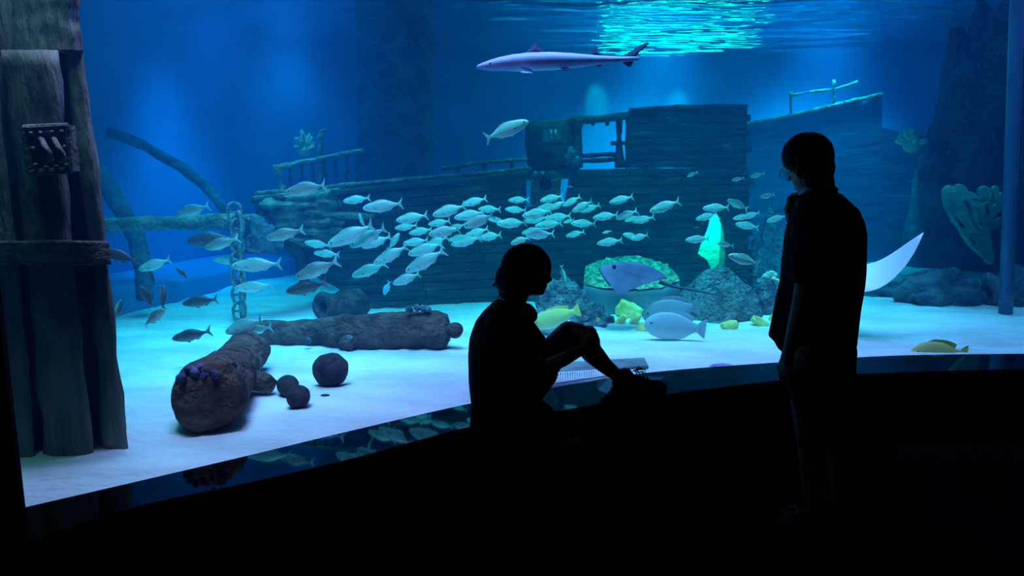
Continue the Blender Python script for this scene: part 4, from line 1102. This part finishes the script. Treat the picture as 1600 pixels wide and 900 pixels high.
place_fish('yellow_fish', ('yellow', 0), (1422, 551), (1512, 553), 4.75, 0, 'yellow fish resting on the sand against the window\'s foot', None, plump=0.95)

# ---- shark
sk = empty('shark', at(877, 98, 4.5)); tag(sk, 'slender violet-grey shark cruising near the top of the tank', 'shark')
SL = (at(745, 103, 4.5) - at(1010, 80, 4.5)).length
dv = (at(745, 105, 4.5) - at(985, 93, 4.5)).normalized(); x = -dv; y = Vector((0, 0, 1)).cross(x).normalized(); z = x.cross(y)
sk.matrix_world = Matrix.Translation(at(877, 98, 4.5)) @ Matrix(((x.x, y.x, z.x), (x.y, y.y, z.y), (x.z, y.z, z.z))).to_4x4() @ Matrix.Diagonal((SL, SL, SL, 1))
M_shark = shade_mat('shark_skin', (0.36, 0.26, 0.62), (0.48, 0.38, 0.78), (0.85, 0.92, 0.95), -0.062, 0.02, 0.5, 0.3, 0, 0.05, 12)
M_sharkfin = plain('shark_fin', (0.22, 0.14, 0.36), 0.6)
prof = [(-.5, .004, .004), (-.49, .012, .012), (-.465, .022, .02), (-.42, .036, .026), (-.36, .050, .030), (-.28, .062, .036), (-.18, .068, .040), (-.05, .064, .040), (.08, .050, .034), (.20, .034, .024), (.30, .023, .018), (.36, .018, .015), (.42, .016, .012), (.46, .012, .008)]
bm, by0 = fish_body(prof, 0.85, 0.0, 20)
o = from_bm('body', bm, M_shark, sk, True)
def sfin(nm, out, lean=0.0, yo=0.0, th=0.004):
    me = fin_mesh(nm, out, lambda q: yo, M_sharkfin, th, lean); me.name = nm
    o = bpy.data.objects.new(nm, me); COL.objects.link(o); o.parent = sk; return o
sfin('dorsal_fin', [(-.225, .060), (-.18, .088), (-.15, .118), (-.135, .122), (-.125, .095), (-.095, .060), (-.15, .055)])
sfin('second_dorsal_fin', [(.155, .030), (.185, .064), (.205, .092), (.215, .070), (.225, .046), (.255, .028), (.2, .02)])
sfin('tail_fin', [(.34, .014), (.40, .040), (.46, .075), (.505, .092), (.52, .085), (.495, .060), (.47, .048), (.435, .010), (.415, -.035), (.40, -.045), (.375, -.03), (.355, -.012)])
sfin('anal_fin', [(.20, -.016), (.21, -.036), (.235, -.034), (.24, -.016)])
for s in (-1, 1):
    sfin('pectoral_fin', [(-.25, -.028), (-.21, -.042), (-.165, -.05), (-.18, -.034), (-.215, -.024)], lean=s * 3.0, yo=s * 0.07)
    sfin('pelvic_fin', [(-.02, -.030), (.02, -.046), (.055, -.044), (.03, -.028)], lean=s * 0.8, yo=s * 0.022)
    bm = bmesh.new(); bmesh.ops.create_uvsphere(bm, u_segments=10, v_segments=8, radius=0.007, matrix=Matrix.Translation((-.418, s * 0.0265, .012)))
    from_bm('eye', bm, M_eye, sk, True)
bm = bmesh.new(); bm_tube(bm, [Vector((.04, 0, -.04)), Vector((.052, 0, -.065)), Vector((.066, 0, -.088)), Vector((.078, 0, -.092))], [0.0025, 0.002, 0.0022, 0.0022], 6)
o = from_bm('clasper_thread', bm, M_silver_fin, sk, True); o['label'] = 'thin pale thread trailing from the belly'

# ---- rays: one body surface, wings drooping or curling
def ray(name, label, centre, fwd, up, Lr, span, droop, mat, tail_pts=None, curl=0.0, asym=None, eyes=True, tip=-0.06, thick=0.10, blunt=False, cexp=5):
    fwd = Vector(fwd).normalized(); up = Vector(up); lat = up.cross(fwd).normalized(); up = fwd.cross(lat).normalized()
    root = empty(name, centre); tag(root, label, 'ray')
    root.matrix_world = Matrix.Translation(centre) @ Matrix(((fwd.x, lat.x, up.x), (fwd.y, lat.y, up.y), (fwd.z, lat.z, up.z))).to_4x4()
    bm = bmesh.new()
    nu, nv = 30, 20
    topv, botv = {}, {}
    for i in range(-nv, nv + 1):
        s = i / nv; w = abs(s)
        front = 0.5 * (1 - w ** 1.6) * 0.95 + 0.05 * (1 - w); back = -0.5 * (1 - w ** 1.25)
        if blunt: front = 0.5 * (1 - 0.62 * w ** 2.5) * (1 - w ** 14); back = -0.5 * (1 - 0.62 * w ** 2) * (1 - w ** 14)
        tipshift = tip * w
        for j in range(nu + 1):
            t_ = j / nu
            xx = (lerp(back, front, t_) + tipshift) * Lr
            yy = s * span / 2
            prof_ = math.sin(math.pi * min(1, max(0, t_))) ** 0.7
            th = (thick * math.exp(-(s / 0.28) ** 2) + 0.012 * (1 - w)) * Lr * prof_
            dr = (droop if asym is None or s > 0 else asym)
            zz = dr * (w ** 1.7) * span / 2 + curl * (w ** cexp) * span / 2
            topv[i, j] = bm.verts.new((xx, yy * (1 - 0.12 * w * abs(dr)), zz + th)); botv[i, j] = bm.verts.new((xx, yy * (1 - 0.12 * w * abs(dr)), zz - th * 0.5 - 0.001))
    for i in range(-nv, nv):
        for j in range(nu):
            bm.faces.new((topv[i, j], topv[i + 1, j], topv[i + 1, j + 1], topv[i, j + 1]))
            bm.faces.new((botv[i, j], botv[i, j + 1], botv[i + 1, j + 1], botv[i + 1, j]))
    for i in range(-nv, nv):
        for j in (0, nu):
            q = [topv[i, j], botv[i, j], botv[i + 1, j], topv[i + 1, j]]
            bm.faces.new(q if j == nu else q[::-1])
    bmesh.ops.remove_doubles(bm, verts=bm.verts, dist=1e-5)
    from_bm('body', bm, mat, root, True)
    inv = root.matrix_world.inverted()
    if tail_pts:
        bm = bmesh.new()
        P = smooth3(tail_pts, 40)
        bm_tube(bm, [inv @ p for p in P], [lerp(0.018, 0.003, (i / (len(P) - 1)) ** 0.7) for i in range(len(P))], 8)
        from_bm('tail', bm, plain('ray_tail', (0.06, 0.06, 0.10), 0.6), root, True)
    if eyes:
        for s in (-1, 1):
            bm = bmesh.new(); bmesh.ops.create_uvsphere(bm, u_segments=10, v_segments=8, radius=0.016, matrix=Matrix.Translation((Lr * 0.34, s * 0.028, 0.030)))
            from_bm('eye', bm, M_eye, root, True)
    return root
def smooth3(pts, n):
    P = [Vector(p) for p in pts]; P = [P[0] * 2 - P[1]] + P + [P[-1] * 2 - P[-2]]; out = []; m = len(P) - 3
    for i in range(n):
        s = i / (n - 1) * m; k = min(int(s), m - 1); t = s - k; a, b, c, d = P[k:k + 4]
        out.append(0.5 * (2 * b + (c - a) * t + (2 * a - 5 * b + 4 * c - d) * t * t + (3 * b - a - 3 * c + d) * t ** 3))
    return out
M_ray = noise_mat('ray_skin', (0.10, 0.10, 0.20), (0.18, 0.18, 0.32), 5, 0.6, 0.2, 30, 0.3)
M_ray_white = noise_mat('ray_belly', (0.80, 0.82, 0.92), (0.90, 0.91, 0.97), 4, 0.6, 0.1, 30, 0.2)
ray('stingray', 'dark violet stingray gliding past the mossy boulder with long whip tail', at(992, 427, 5.35), (-0.96, -0.10, 0.16), (0.12, -0.06, 1), 0.50, 0.32, -0.95, M_ray, tip=0.26, thick=0.15,
    tail_pts=[at(1030, 440, 5.42), at(1050, 447, 5.40), at(1080, 453, 5.36), at(1110, 459, 5.33), at(1136, 464, 5.30)])
ray('pale_ray', 'white ray with upturned wing showing behind the standing man', at(1318, 434, 5.3), (0.12, 0.8, 0.42), (0.0, -0.3, 1), 0.34, 0.84, 0.02, M_ray_white, curl=1.0, eyes=False, blunt=True, cexp=3.4)
# ------------------------------------------------------------------ people
M_skin = noise_mat('skin', (0.36, 0.23, 0.17), (0.44, 0.29, 0.22), 8, 0.55, 0.05, 60, 0.3)
M_hair = noise_mat('dark_hair', (0.005, 0.0045, 0.0045), (0.012, 0.010, 0.009), 30, 0.7, 0.4, 60, 0.15, stretch=(1, 1, 0.15))
M_tee = noise_mat('black_cotton', (0.012, 0.013, 0.018), (0.022, 0.023, 0.03), 10, 0.9, 0.2, 40, 0.1)
M_short = noise_mat('dark_denim', (0.010, 0.012, 0.02), (0.018, 0.02, 0.03), 14, 0.9, 0.2, 60, 0.1)
M_shoe = noise_mat('black_canvas_shoe', (0.012, 0.012, 0.014), (0.02, 0.02, 0.024), 20, 0.8, 0.2, 60, 0.2)
M_sole = plain('rubber_sole', (0.03, 0.03, 0.035), 0.7)
M_pad = plain('black_plastic', (0.01, 0.01, 0.012), 0.4, 0.4)
M_lace = plain('pale_lace', (0.35, 0.36, 0.40), 0.8)

def cap_bm(bm, p0, p1, r0, r1, seg=16):
    p0, p1 = Vector(p0), Vector(p1)
    d = p1 - p0; L_ = d.length
    if L_ < 1e-6: d = Vector((0, 0, 1)); L_ = 1e-6
    d = d / L_
    P, R = [], []
    for k in range(5):
        a = math.pi / 2 * (1 - k / 5) ; P.append(p0 - d * r0 * math.sin(a)); R.append(max(r0 * math.cos(a), r0 * 0.05))
    n = 4
    for k in range(n + 1): P.append(p0 + d * L_ * k / n); R.append(lerp(r0, r1, k / n))
    for k in range(1, 6):
        a = math.pi / 2 * k / 5; P.append(p1 + d * r1 * math.sin(a)); R.append(max(r1 * math.cos(a), r1 * 0.05))
    u = d.orthogonal().normalized(); v = d.cross(u)
    rings = [[bm.verts.new(p + (u * math.cos(t) + v * math.sin(t)) * r) for t in [2 * math.pi * q / seg for q in range(seg)]] for p, r in zip(P, R)]
    for a, b in zip(rings, rings[1:]):
        for q in range(seg): bm.faces.new((a[q], a[(q + 1) % seg], b[(q + 1) % seg], b[q]))
    bm.faces.new(rings[0][::-1]); bm.faces.new(rings[-1])

def ell_bm(bm, c, r, rot=None):
    m = Matrix.Translation(Vector(c)) @ (rot if rot is not None else Matrix.Identity(4)) @ Matrix.Diagonal((*r, 1))
    bmesh.ops.create_icosphere(bm, subdivisions=3, radius=1.0, matrix=m)

def loft_bm(bm, rings_px, Yc, depth, seg=28, lean=0.0):
    """closed elliptical loft: rows (py, x_left, x_right[, Y, half depth])"""
    rings = []
    for q in rings_px:
        py, xl, xr = q[:3]; Y = q[3] if len(q) > 3 else Yc; dd = q[4] if len(q) > 4 else depth
        a, b = at(xl, py, Y), at(xr, py, Y); c = (a + b) / 2; h = (b - a) / 2
        rings.append([bm.verts.new(c + h * math.cos(t) + Vector((0, dd, 0)) * math.sin(t)) for t in [2 * math.pi * k / seg for k in range(seg)]])
    for a, b in zip(rings, rings[1:]):
        for k in range(seg): bm.faces.new((a[k], a[(k + 1) % seg], b[(k + 1) % seg], b[k]))
    bm.faces.new(rings[0]); bm.faces.new(rings[-1][::-1])

def fuse(name, bm, voxel, mat, parent, smooth=4, fold=0.0, fold_scale=9):
    """fuse the overlapping closed volumes of bm into one continuous skin"""
    bmesh.ops.recalc_face_normals(bm, faces=bm.faces)
    me = bpy.data.meshes.new(name + '_raw'); bm.to_mesh(me); bm.free()
    tmp = bpy.data.objects.new('tmp', me); COL.objects.link(tmp)
    m1 = tmp.modifiers.new('r', 'REMESH'); m1.mode = 'VOXEL'; m1.voxel_size = voxel; m1.use_smooth_shade = True
    m2 = tmp.modifiers.new('s', 'SMOOTH'); m2.factor = 0.5; m2.iterations = smooth
    dg = bpy.context.evaluated_depsgraph_get(); dg.update()
    out = bpy.data.meshes.new_from_object(tmp.evaluated_get(dg))
    out.name = name
    bpy.data.objects.remove(tmp); bpy.data.meshes.remove(me)
    if fold:
        b2 = bmesh.new(); b2.from_mesh(out); b2.normal_update()
        for v in b2.verts:
            c = v.co
            v.co = c + v.normal * fold * noise.fractal(Vector((c.x * 1.6, c.y * 1.6, c.z * 0.5)) * fold_scale, 1, 2, 2)
        b2.to_mesh(out); b2.free()
    out.polygons.foreach_set('use_smooth', [True] * len(out.polygons))
    out.transform(parent.matrix_world.inverted())
    return link(name, out, mat, parent)

def K(Y): return Y / F
def tubes(bm, chain):
    """chain of (px, py, Y, r_px) joined by tapered capsules"""
    for a, b in zip(chain, chain[1:]):
        cap_bm(bm, at(*a[:3]), at(*b[:3]), a[3] * K(a[2]), b[3] * K(b[2]))

# ---- the seated woman
wroot = empty('person', (at(790, 665, 3.55).x, 3.55, Z_LEDGE))
tag(wroot, 'person with bobbed hair sitting on the ledge hugging one raised knee', 'person', 'visitors at the window')
bpy.context.view_layer.update()
bm = bmesh.new()
# head and face in profile
HY = 3.58
ell_bm(bm, at(822, 421, HY), (37 * K(HY), 0.082, 39 * K(HY)))
ell_bm(bm, at(836, 436, HY), (19 * K(HY), 0.058, 23 * K(HY)))
tubes(bm, [(824, 450, HY, 12), (845, 455, HY, 6.5)])                          # jaw and chin
tubes(bm, [(851, 424, HY, 4.5), (859.5, 437, HY, 3.4)]); tubes(bm, [(859, 437, HY, 3.2), (852, 441, HY, 4)])   # nose
tubes(bm, [(850, 446, HY, 4.2), (852.5, 447, HY, 3.0)]); tubes(bm, [(849, 451, HY, 3.8), (851, 451, HY, 2.6)])   # lips
tubes(bm, [(848, 412, HY, 9), (850, 421, HY, 6)])                            # brow
for dy in (-0.032, 0.032): cap_bm(bm, at(846, 426, HY + dy), at(848, 426, HY + dy), 0.012, 0.011)             # eyes
ell_bm(bm, at(818, 432, HY - 0.085), (0.018, 0.010, 0.030))
tubes(bm, [(812, 448, HY, 19), (803, 474, HY, 18), (790, 496, 3.57, 22)])
# trunk under the shirt
tubes(bm, [(788, 508, 3.57, 30), (780, 560, 3.56, 36), (786, 630, 3.55, 36)])
# near arm reaching round the knee
tubes(bm, [(786, 505, 3.43, 17), (818, 542, 3.44, 14.5), (849, 574, 3.47, 12), (880, 562, 3.56, 11.5), (909, 547, 3.68, 8)])
# far arm
tubes(bm, [(806, 504, 3.74, 16), (852, 556, 3.88, 12), (900, 535, 3.90, 8.5)])
# near hand clasping the knee: palm, four fingers and thumb
tubes(bm, [(909, 547, 3.68, 8), (917, 536, 3.70, 9.5), (921, 527, 3.71, 9)])
for i, (bx, by_) in enumerate(((919, 517), (924, 522), (927, 529), (928, 537))):
    tubes(bm, [(bx, by_, 3.71, 3.2), (bx + 7, by_ - 1, 3.73, 3.0), (bx + 10 - i * 0.7, by_ + 4, 3.78, 2.7), (bx + 9 - i, by_ + 8, 3.84, 2.3)])
tubes(bm, [(912, 538, 3.68, 3.4), (908, 526, 3.70, 3.1), (910, 517, 3.74, 2.5)])
# far hand laid over it
tubes(bm, [(900, 535, 3.90, 8), (912, 522, 3.89, 8.5), (917, 516, 3.87, 8)])
for i in range(4):
    tubes(bm, [(916 + i * 3, 512 + i * 5, 3.87, 3), (925 + i * 2, 512 + i * 5.2, 3.83, 2.9), (930 + i * 1.5, 517 + i * 5.4, 3.80, 2.6), (930 + i * 1.2, 521 + i * 5.4, 3.78, 2.2)])
tubes(bm, [(908, 524, 3.88, 3.2), (906, 513, 3.84, 2.9), (910, 508, 3.81, 2.4)])
# raised far leg
tubes(bm, [(796, 632, 3.63, 33), (846, 572, 3.72, 28), (889, 523, 3.80, 22)])
tubes(bm, [(889, 523, 3.80, 22), (902, 524, 3.81, 20)])
tubes(bm, [(905, 528, 3.81, 19), (927, 553, 3.85, 17.5), (946, 572, 3.89, 13), (966, 588, 3.93, 10)])
tubes(bm, [(966, 588, 3.93, 10), (972, 600, 3.93, 10)])
# near leg hanging down to the floor
tubes(bm, [(800, 640, 3.46, 32), (850, 668, 3.33, 27), (890, 692, 3.24, 20)])
tubes(bm, [(890, 692, 3.24, 19), (893, 735, 3.27, 17), (886, 790, 3.32, 10), (884, 808, 3.33, 9)])
fuse('body', bm, 0.0042, M_skin, wroot, 3)
# hair
bm = bmesh.new()
ell_bm(bm, at(822, 418, HY), (41 * K(HY), 0.098, 38.5 * K(HY)))
ell_bm(bm, at(806, 434, HY), (32 * K(HY), 0.094, 29 * K(HY)))
ell_bm(bm, at(797, 440, HY), (23.5 * K(HY), 0.086, 22 * K(HY)))
for dy in (-0.088, -0.075, 0.08): tubes(bm, [(838, 404, HY + dy * 0.9, 14), (836, 425, HY + dy * 0.9, 11), (828, 448, HY + dy * 0.85, 8)])
for i in range(11):
    yy = HY + lerp(-0.07, 0.07, i / 10); tubes(bm, [(788 + abs(i - 5) * 1.5, 440, yy, 9), (783 + abs(i - 5) * 2, 454 + (i % 3) * 3, yy, 5)])
    tubes(bm, [(800 + abs(i - 5) * 2.0, 440, yy, 9), (798 + abs(i - 5) * 2.5, 458 + (i % 2) * 3, yy, 4.5)])
tubes(bm, [(778, 444, HY, 4), (770, 446, HY, 1.6)])
fuse('hair', bm, 0.005, M_hair, wroot, 2, 0.003, 20)
# loose t-shirt
bm = bmesh.new()
loft_bm(bm, [(466, 783, 816, 3.58, 0.07), (474, 768, 822, 3.58, 0.12), (484, 755, 828, 3.57, 0.17), (500, 744, 831, 3.57, 0.185), (530, 735, 833, 3.56, 0.18), (560, 732, 836, 3.56, 0.175), (590, 732, 838, 3.55, 0.17), (620, 734, 838, 3.55, 0.17), (650, 737, 838, 3.55, 0.17), (662, 741, 832, 3.55, 0.16)], 3.56, 0.17)
tubes(bm, [(782, 503, 3.44, 24), (806, 533, 3.43, 21), (824, 552, 3.44, 19)])
tubes(bm, [(806, 502, 3.72, 23), (840, 542, 3.80, 18)])
fuse('shirt', bm, 0.007, M_tee, wroot, 5, 0.010, 7)
bm = bmesh.new()
tubes(bm, [(790, 634, 3.60, 39), (840, 580, 3.70, 34)])
tubes(bm, [(794, 638, 3.47, 40), (842, 664, 3.35, 34), (884, 688, 3.26, 25)])
tubes(bm, [(786, 634, 3.55, 40), (786, 622, 3.55, 40)])
fuse('shorts', bm, 0.007, M_short, wroot, 4, 0.006, 8)
def shoe(parent, heel, toe, k, label=None, pale=False, ank=None):
    h, t = Vector(heel), Vector(toe); d = (t - h).normalized(); lat = Vector((0, 0, 1)).cross(d).normalized(); L_ = (t - h).length
    root = empty('shoe'); root.parent = parent; root.matrix_parent_inverse = parent.matrix_world.inverted()
    bpy.context.view_layer.update()
    bm = bmesh.new()
    up = Vector((0, 0, 1))
    cap_bm(bm, h + d * 0.035 + up * 0.05, h + d * 0.09 + up * 0.055, 0.034, 0.038)
    cap_bm(bm, h + d * 0.03 + up * 0.085, h + d * 0.075 + up * 0.09, 0.034, 0.040)
    cap_bm(bm, h + d * 0.09 + up * 0.062, h + d * (L_ - 0.10) + up * 0.035, 0.042, 0.030)
    for s in (-1, 1): cap_bm(bm, h + d * (L_ - 0.12) + up * 0.030 + lat * s * 0.010, h + d * (L_ - 0.034) + up * 0.028 + lat * s * 0.012, 0.030, 0.023)
    fuse('upper', bm, 0.006, M_shoe, root, 3)
    bm = bmesh.new()
    out = []
    n = 28
    for i in range(n):
        a = 2 * math.pi * i / n; x = math.cos(a); y = math.sin(a)
        xx = L_ / 2 + x * (L_ / 2 + 0.004); w = 0.036 + 0.010 * (xx / L_)
        out.append(h + d * xx + lat * (abs(y) ** 0.7 * (1 if y > 0 else -1)) * w)
    bm_prism(bm, out, Vector((0, 0, 0.026)))
    from_bm('sole', bm, M_sole, root, inv=root.matrix_world.inverted())
    bm = bmesh.new()
    c = h + d * (0.13) + up * 0.112
    for j in range(4):
        q = h + d * (0.125 + j * 0.022) + up * (0.112 - j * 0.011)
        bm_tube(bm, [q - lat * 0.025 - up * 0.008, q + up * 0.004, q + lat * 0.025 - up * 0.008], 0.0032, 6)
    for s in (-1, 1):
        bm_tube(bm, [c, c + lat * s * 0.02 + d * 0.025 + up * 0.018, c + lat * s * 0.035 + d * 0.045 + up * 0.006, c + lat * s * 0.02 + d * 0.02], 0.0032, 6)
        bm_tube(bm, [c, c + lat * s * 0.03 + d * 0.03 - up * 0.004, c + lat * s * 0.045 + d * 0.075 - up * 0.008], 0.0026, 6)
    from_bm('laces', bm, M_lace if pale else M_shoe, root, inv=root.matrix_world.inverted())
    return root
h_ = ground(957, 616, Z_LEDGE); t_ = ground(1042, 611, Z_LEDGE)
shoe(wroot, Vector((h_.x, h_.y + 0.03, Z_LEDGE)), Vector((t_.x, t_.y + 0.03, Z_LEDGE)), 1)
h_ = ground(872, 818, 0.0)
shoe(wroot, Vector((h_.x, h_.y, 0.0)), Vector((h_.x + 0.20, h_.y + 0.14, 0.0)), 1)
# headphones round her neck
hp = empty('headphones', at(815, 480, 3.52)); tag(hp, 'black over-ear headphones resting around the seated woman\'s neck', 'headphones')
bpy.context.view_layer.update(); hinv = hp.matrix_world.inverted()
for nm, c, dy in (('ear_cup', (825, 487), -0.07), ('ear_cup', (829, 490), 0.07)):
    bm = bmesh.new(); p = at(c[0], c[1], 3.56 + dy)
    ell_bm(bm, p, (0.030, 0.034, 0.042)); ell_bm(bm, p + Vector((0.008, 0, -0.012)), (0.028, 0.028, 0.034))
    fuse(nm, bm, 0.005, M_pad, hp, 2)
bm = bmesh.new(); P = smooth3([at(824, 484, 3.49), at(806, 474, 3.45), at(786, 466, 3.50), at(780, 465, 3.58), at(788, 466, 3.66), at(808, 474, 3.69), at(828, 486, 3.63)], 26)
bm_tube(bm, P, 0.011, 10)
from_bm('headband', bm, M_pad, hp, True, inv=hinv)

# ---- the standing man
mroot = empty('person', (at(1285, 855, 3.1).x, 3.12, 0.0))
tag(mroot, 'person with short hair and glasses standing, hand raised to chin', 'person', 'visitors at the window')
bpy.context.view_layer.update()
MY = 3.12
bm = bmesh.new()
ell_bm(bm, at(1262, 246, MY), (37 * K(MY), 0.098, 37.5 * K(MY)))
tubes(bm, [(1264, 258, MY, 32), (1260, 276, MY + 0.02, 22)])
tubes(bm, [(1259, 284, MY + 0.02, 17), (1255, 299, MY + 0.04, 9)])
tubes(bm, [(1238, 262, MY + 0.07, 8), (1234, 279, MY + 0.13, 4)])              # nose, turned away
tubes(bm, [(1245, 290, MY + 0.07, 4), (1246, 294, MY + 0.07, 4)])               # lips
tubes(bm, [(1234, 254, MY + 0.03, 9), (1236, 262, MY + 0.04, 8)])                 # brow
ell_bm(bm, at(1300, 263, MY + 0.02), (0.012, 0.022, 0.033)); ell_bm(bm, at(1250, 268, MY - 0.09), (0.02, 0.010, 0.03))
tubes(bm, [(1277, 285, MY, 25), (1279, 318, MY, 26)])
tubes(bm, [(1287, 340, MY, 44), (1285, 440, MY, 46), (1282, 540, MY, 44)])
# near arm hanging down
tubes(bm, [(1268, 345, 2.98, 20), (1262, 400, 2.96, 18), (1256, 455, 2.94, 14.5), (1245, 505, 2.93, 13.5), (1232, 552, 2.92, 9.5)])
tubes(bm, [(1231, 554, 2.92, 10), (1228, 570, 2.92, 11.5)])
tubes(bm, [(1230, 570, 2.90, 9), (1230, 578, 2.89, 8.5)])
for i in range(4):
    tubes(bm, [(1221 + i * 4.6, 577, 2.91 - i * 0.012, 3.9), (1219 + i * 4.4, 587, 2.915 - i * 0.012, 3.6), (1222 + i * 4.0, 594 - abs(i - 1.4), 2.935 - i * 0.012, 3.2), (1226 + i * 3.2, 592 - abs(i - 1.4), 2.955 - i * 0.012, 2.8)])
tubes(bm, [(1222, 563, 2.93, 4.2), (1216.5, 575, 2.95, 3.8), (1220, 585, 2.96, 3.1)])
# far arm bent up, fist at the chin
tubes(bm, [(1322, 345, 3.25, 20), (1292, 420, 3.36, 15), (1250, 368, 3.36, 13), (1240, 346, 3.34, 10)])
tubes(bm, [(1240, 346, 3.34, 10), (1238, 328, 3.33, 13), (1242, 318, 3.32, 11)])
for i in range(4):
    tubes(bm, [(1248 - i * 4.2, 308 + i * 4, 3.31, 4), (1240 - i * 3.2, 305 + i * 6, 3.29, 4), (1233 - i * 0.9, 311 + i * 6.5, 3.28, 3.8), (1236, 317 + i * 6.5, 3.27, 3.3)])
tubes(bm, [(1249, 330, 3.32, 5), (1250, 316, 3.30, 4.4), (1246, 304, 3.28, 3.8)])
# legs
tubes(bm, [(1258, 560, 3.02, 30), (1262, 640, 3.02, 25), (1266, 705, 3.02, 19), (1270, 760, 3.03, 17), (1274, 820, 3.05, 11)])
tubes(bm, [(1304, 560, 3.20, 30), (1308, 640, 3.20, 25), (1311, 700, 3.20, 19), (1314, 750, 3.21, 17), (1318, 805, 3.22, 11)])
fuse('body', bm, 0.0042, M_skin, mroot, 3)
bm = bmesh.new()
ell_bm(bm, at(1262, 243, MY - 0.006), (38.5 * K(MY), 0.103, 36 * K(MY)))
tubes(bm, [(1272, 250, MY - 0.02, 30), (1276, 272, MY - 0.03, 25)])
ell_bm(bm, at(1246, 240, MY + 0.03), (22 * K(MY), 0.08, 26 * K(MY)))
fuse('hair', bm, 0.005, M_hair, mroot, 3, 0.003, 30)
bm = bmesh.new()
loft_bm(bm, [(296, 1262, 1304, MY, 0.065), (304, 1255, 1311, MY, 0.085), (312, 1250, 1322, MY, 0.12), (324, 1245, 1335, MY, 0.145), (345, 1238, 1344, MY, 0.16), (370, 1231, 1348, MY, 0.165), (400, 1227, 1348, MY, 0.165), (440, 1221, 1344, MY, 0.165), (480, 1213, 1338, MY, 0.165), (515, 1205, 1334, MY, 0.165), (526, 1203, 1333, MY, 0.165), (534, 1210, 1333, MY, 0.16), (548, 1217, 1331, MY, 0.155)], MY, 0.16)
tubes(bm, [(1268, 346, 2.98, 27), (1263, 390, 2.96, 25), (1260, 430, 2.95, 22)])
tubes(bm, [(1322, 346, 3.25, 25), (1305, 395, 3.31, 22)])
fuse('shirt', bm, 0.0065, M_tee, mroot, 3, 0.010, 7)
bm = bmesh.new()
P = smooth3([at(1247, 318, MY - 0.03), at(1252, 310, MY - 0.085), at(1272, 303, MY - 0.115), at(1294, 300, MY - 0.09), at(1306, 298, MY - 0.01), at(1302, 300, MY + 0.07)], 24)
bm_tube(bm, P, 0.017, 10, up=(0, 0, 1), flat=0.5)
from_bm('collar', bm, M_tee, mroot, True, inv=mroot.matrix_world.inverted())
bm = bmesh.new()
loft_bm(bm, [(520, 1226, 1332, MY, 0.13), (545, 1224, 1335, MY, 0.14), (575, 1228, 1334, MY, 0.14), (610, 1231, 1331, MY, 0.13)], MY, 0.14)
tubes(bm, [(1329, 518, 3.16, 9), (1331, 538, 3.16, 8)])
tubes(bm, [(1260, 580, 3.02, 33), (1266, 640, 3.02, 28), (1270, 688, 3.02, 25)])
tubes(bm, [(1302, 580, 3.20, 33), (1307, 640, 3.20, 28), (1310, 684, 3.20, 25)])
fuse('shorts', bm, 0.007, M_short, mroot, 3, 0.006, 8)
g1 = ground(1288, 856, 0.0)
shoe(mroot, Vector((g1.x, g1.y, 0.0)), Vector((g1.x - 0.15, g1.y + 0.20, 0.0)), 1, pale=True)
g2 = ground(1332, 834, 0.0)
shoe(mroot, Vector((g2.x, g2.y, 0.0)), Vector((g2.x - 0.15, g2.y + 0.20, 0.0)), 1, pale=True)
# eyeglasses
eg = empty('eyeglasses', at(1232, 270, MY)); tag(eg, 'thin framed eyeglasses on the standing man\'s face', 'eyeglasses')
bpy.context.view_layer.update(); ei = eg.matrix_world.inverted()
m, t, N, L, b = nt('lens')
b.inputs['Base Color'].default_value = (0.9, 0.95, 1, 1); b.inputs['Roughness'].default_value = 0.05; b.inputs['Transmission Weight'].default_value = 1.0; b.inputs['IOR'].default_value = 1.1
M_lens = m
for c, Yl in (((1231, 275), MY + 0.03), ((1222, 272), MY + 0.10)):
    p = at(*c, Yl)
    ax = Vector((-0.75, 0.66, 0)); lt = Vector((0.66, 0.75, 0)); zz = Vector((0, 0, 1))
    ring = [p + lt * 0.025 * math.cos(a) + zz * 0.020 * math.sin(a) for a in [2 * math.pi * k / 24 for k in range(24)]]
    bm = bmesh.new(); bm_tube(bm, ring + ring[:1], 0.0016, 6); fr_ = from_bm('rim', bm, M_iron, eg, True, inv=ei)
    bm = bmesh.new(); bm_prism(bm, ring, ax * 0.002); from_bm('lens', bm, M_lens, eg, inv=ei)
bm = bmesh.new(); bm_tube(bm, [at(1237, 272, MY - 0.0), at(1256, 267, MY - 0.085), at(1272, 264, MY - 0.10)], 0.002, 6)
from_bm('temple', bm, M_iron, eg, inv=ei)
# watch at the raised wrist
w0 = at(1240, 345, 3.34)
ww = empty('wristwatch', w0); tag(ww, 'pale metal wristwatch on the standing man\'s raised wrist', 'watch')
ax = (at(1238, 328, 3.33) - w0).normalized(); u = ax.orthogonal().normalized(); v = ax.cross(u)
ring = [(u * math.cos(a) + v * math.sin(a)) * 0.031 for a in [2 * math.pi * k / 24 for k in range(24)]]
bm = bmesh.new(); bm_tube(bm, ring + ring[:1], 0.006, 8); from_bm('strap', bm, plain('pale_steel', (0.6, 0.62, 0.65), 0.3, 0.5, 0.8), ww, True)
bm = bmesh.new(); bm_tube(bm, [Vector((-0.006, -0.031, 0)), Vector((-0.008, -0.042, 0))], [0.015, 0.014], 16); from_bm('dial', bm, plain('watch_face', (0.7, 0.72, 0.75), 0.2), ww)
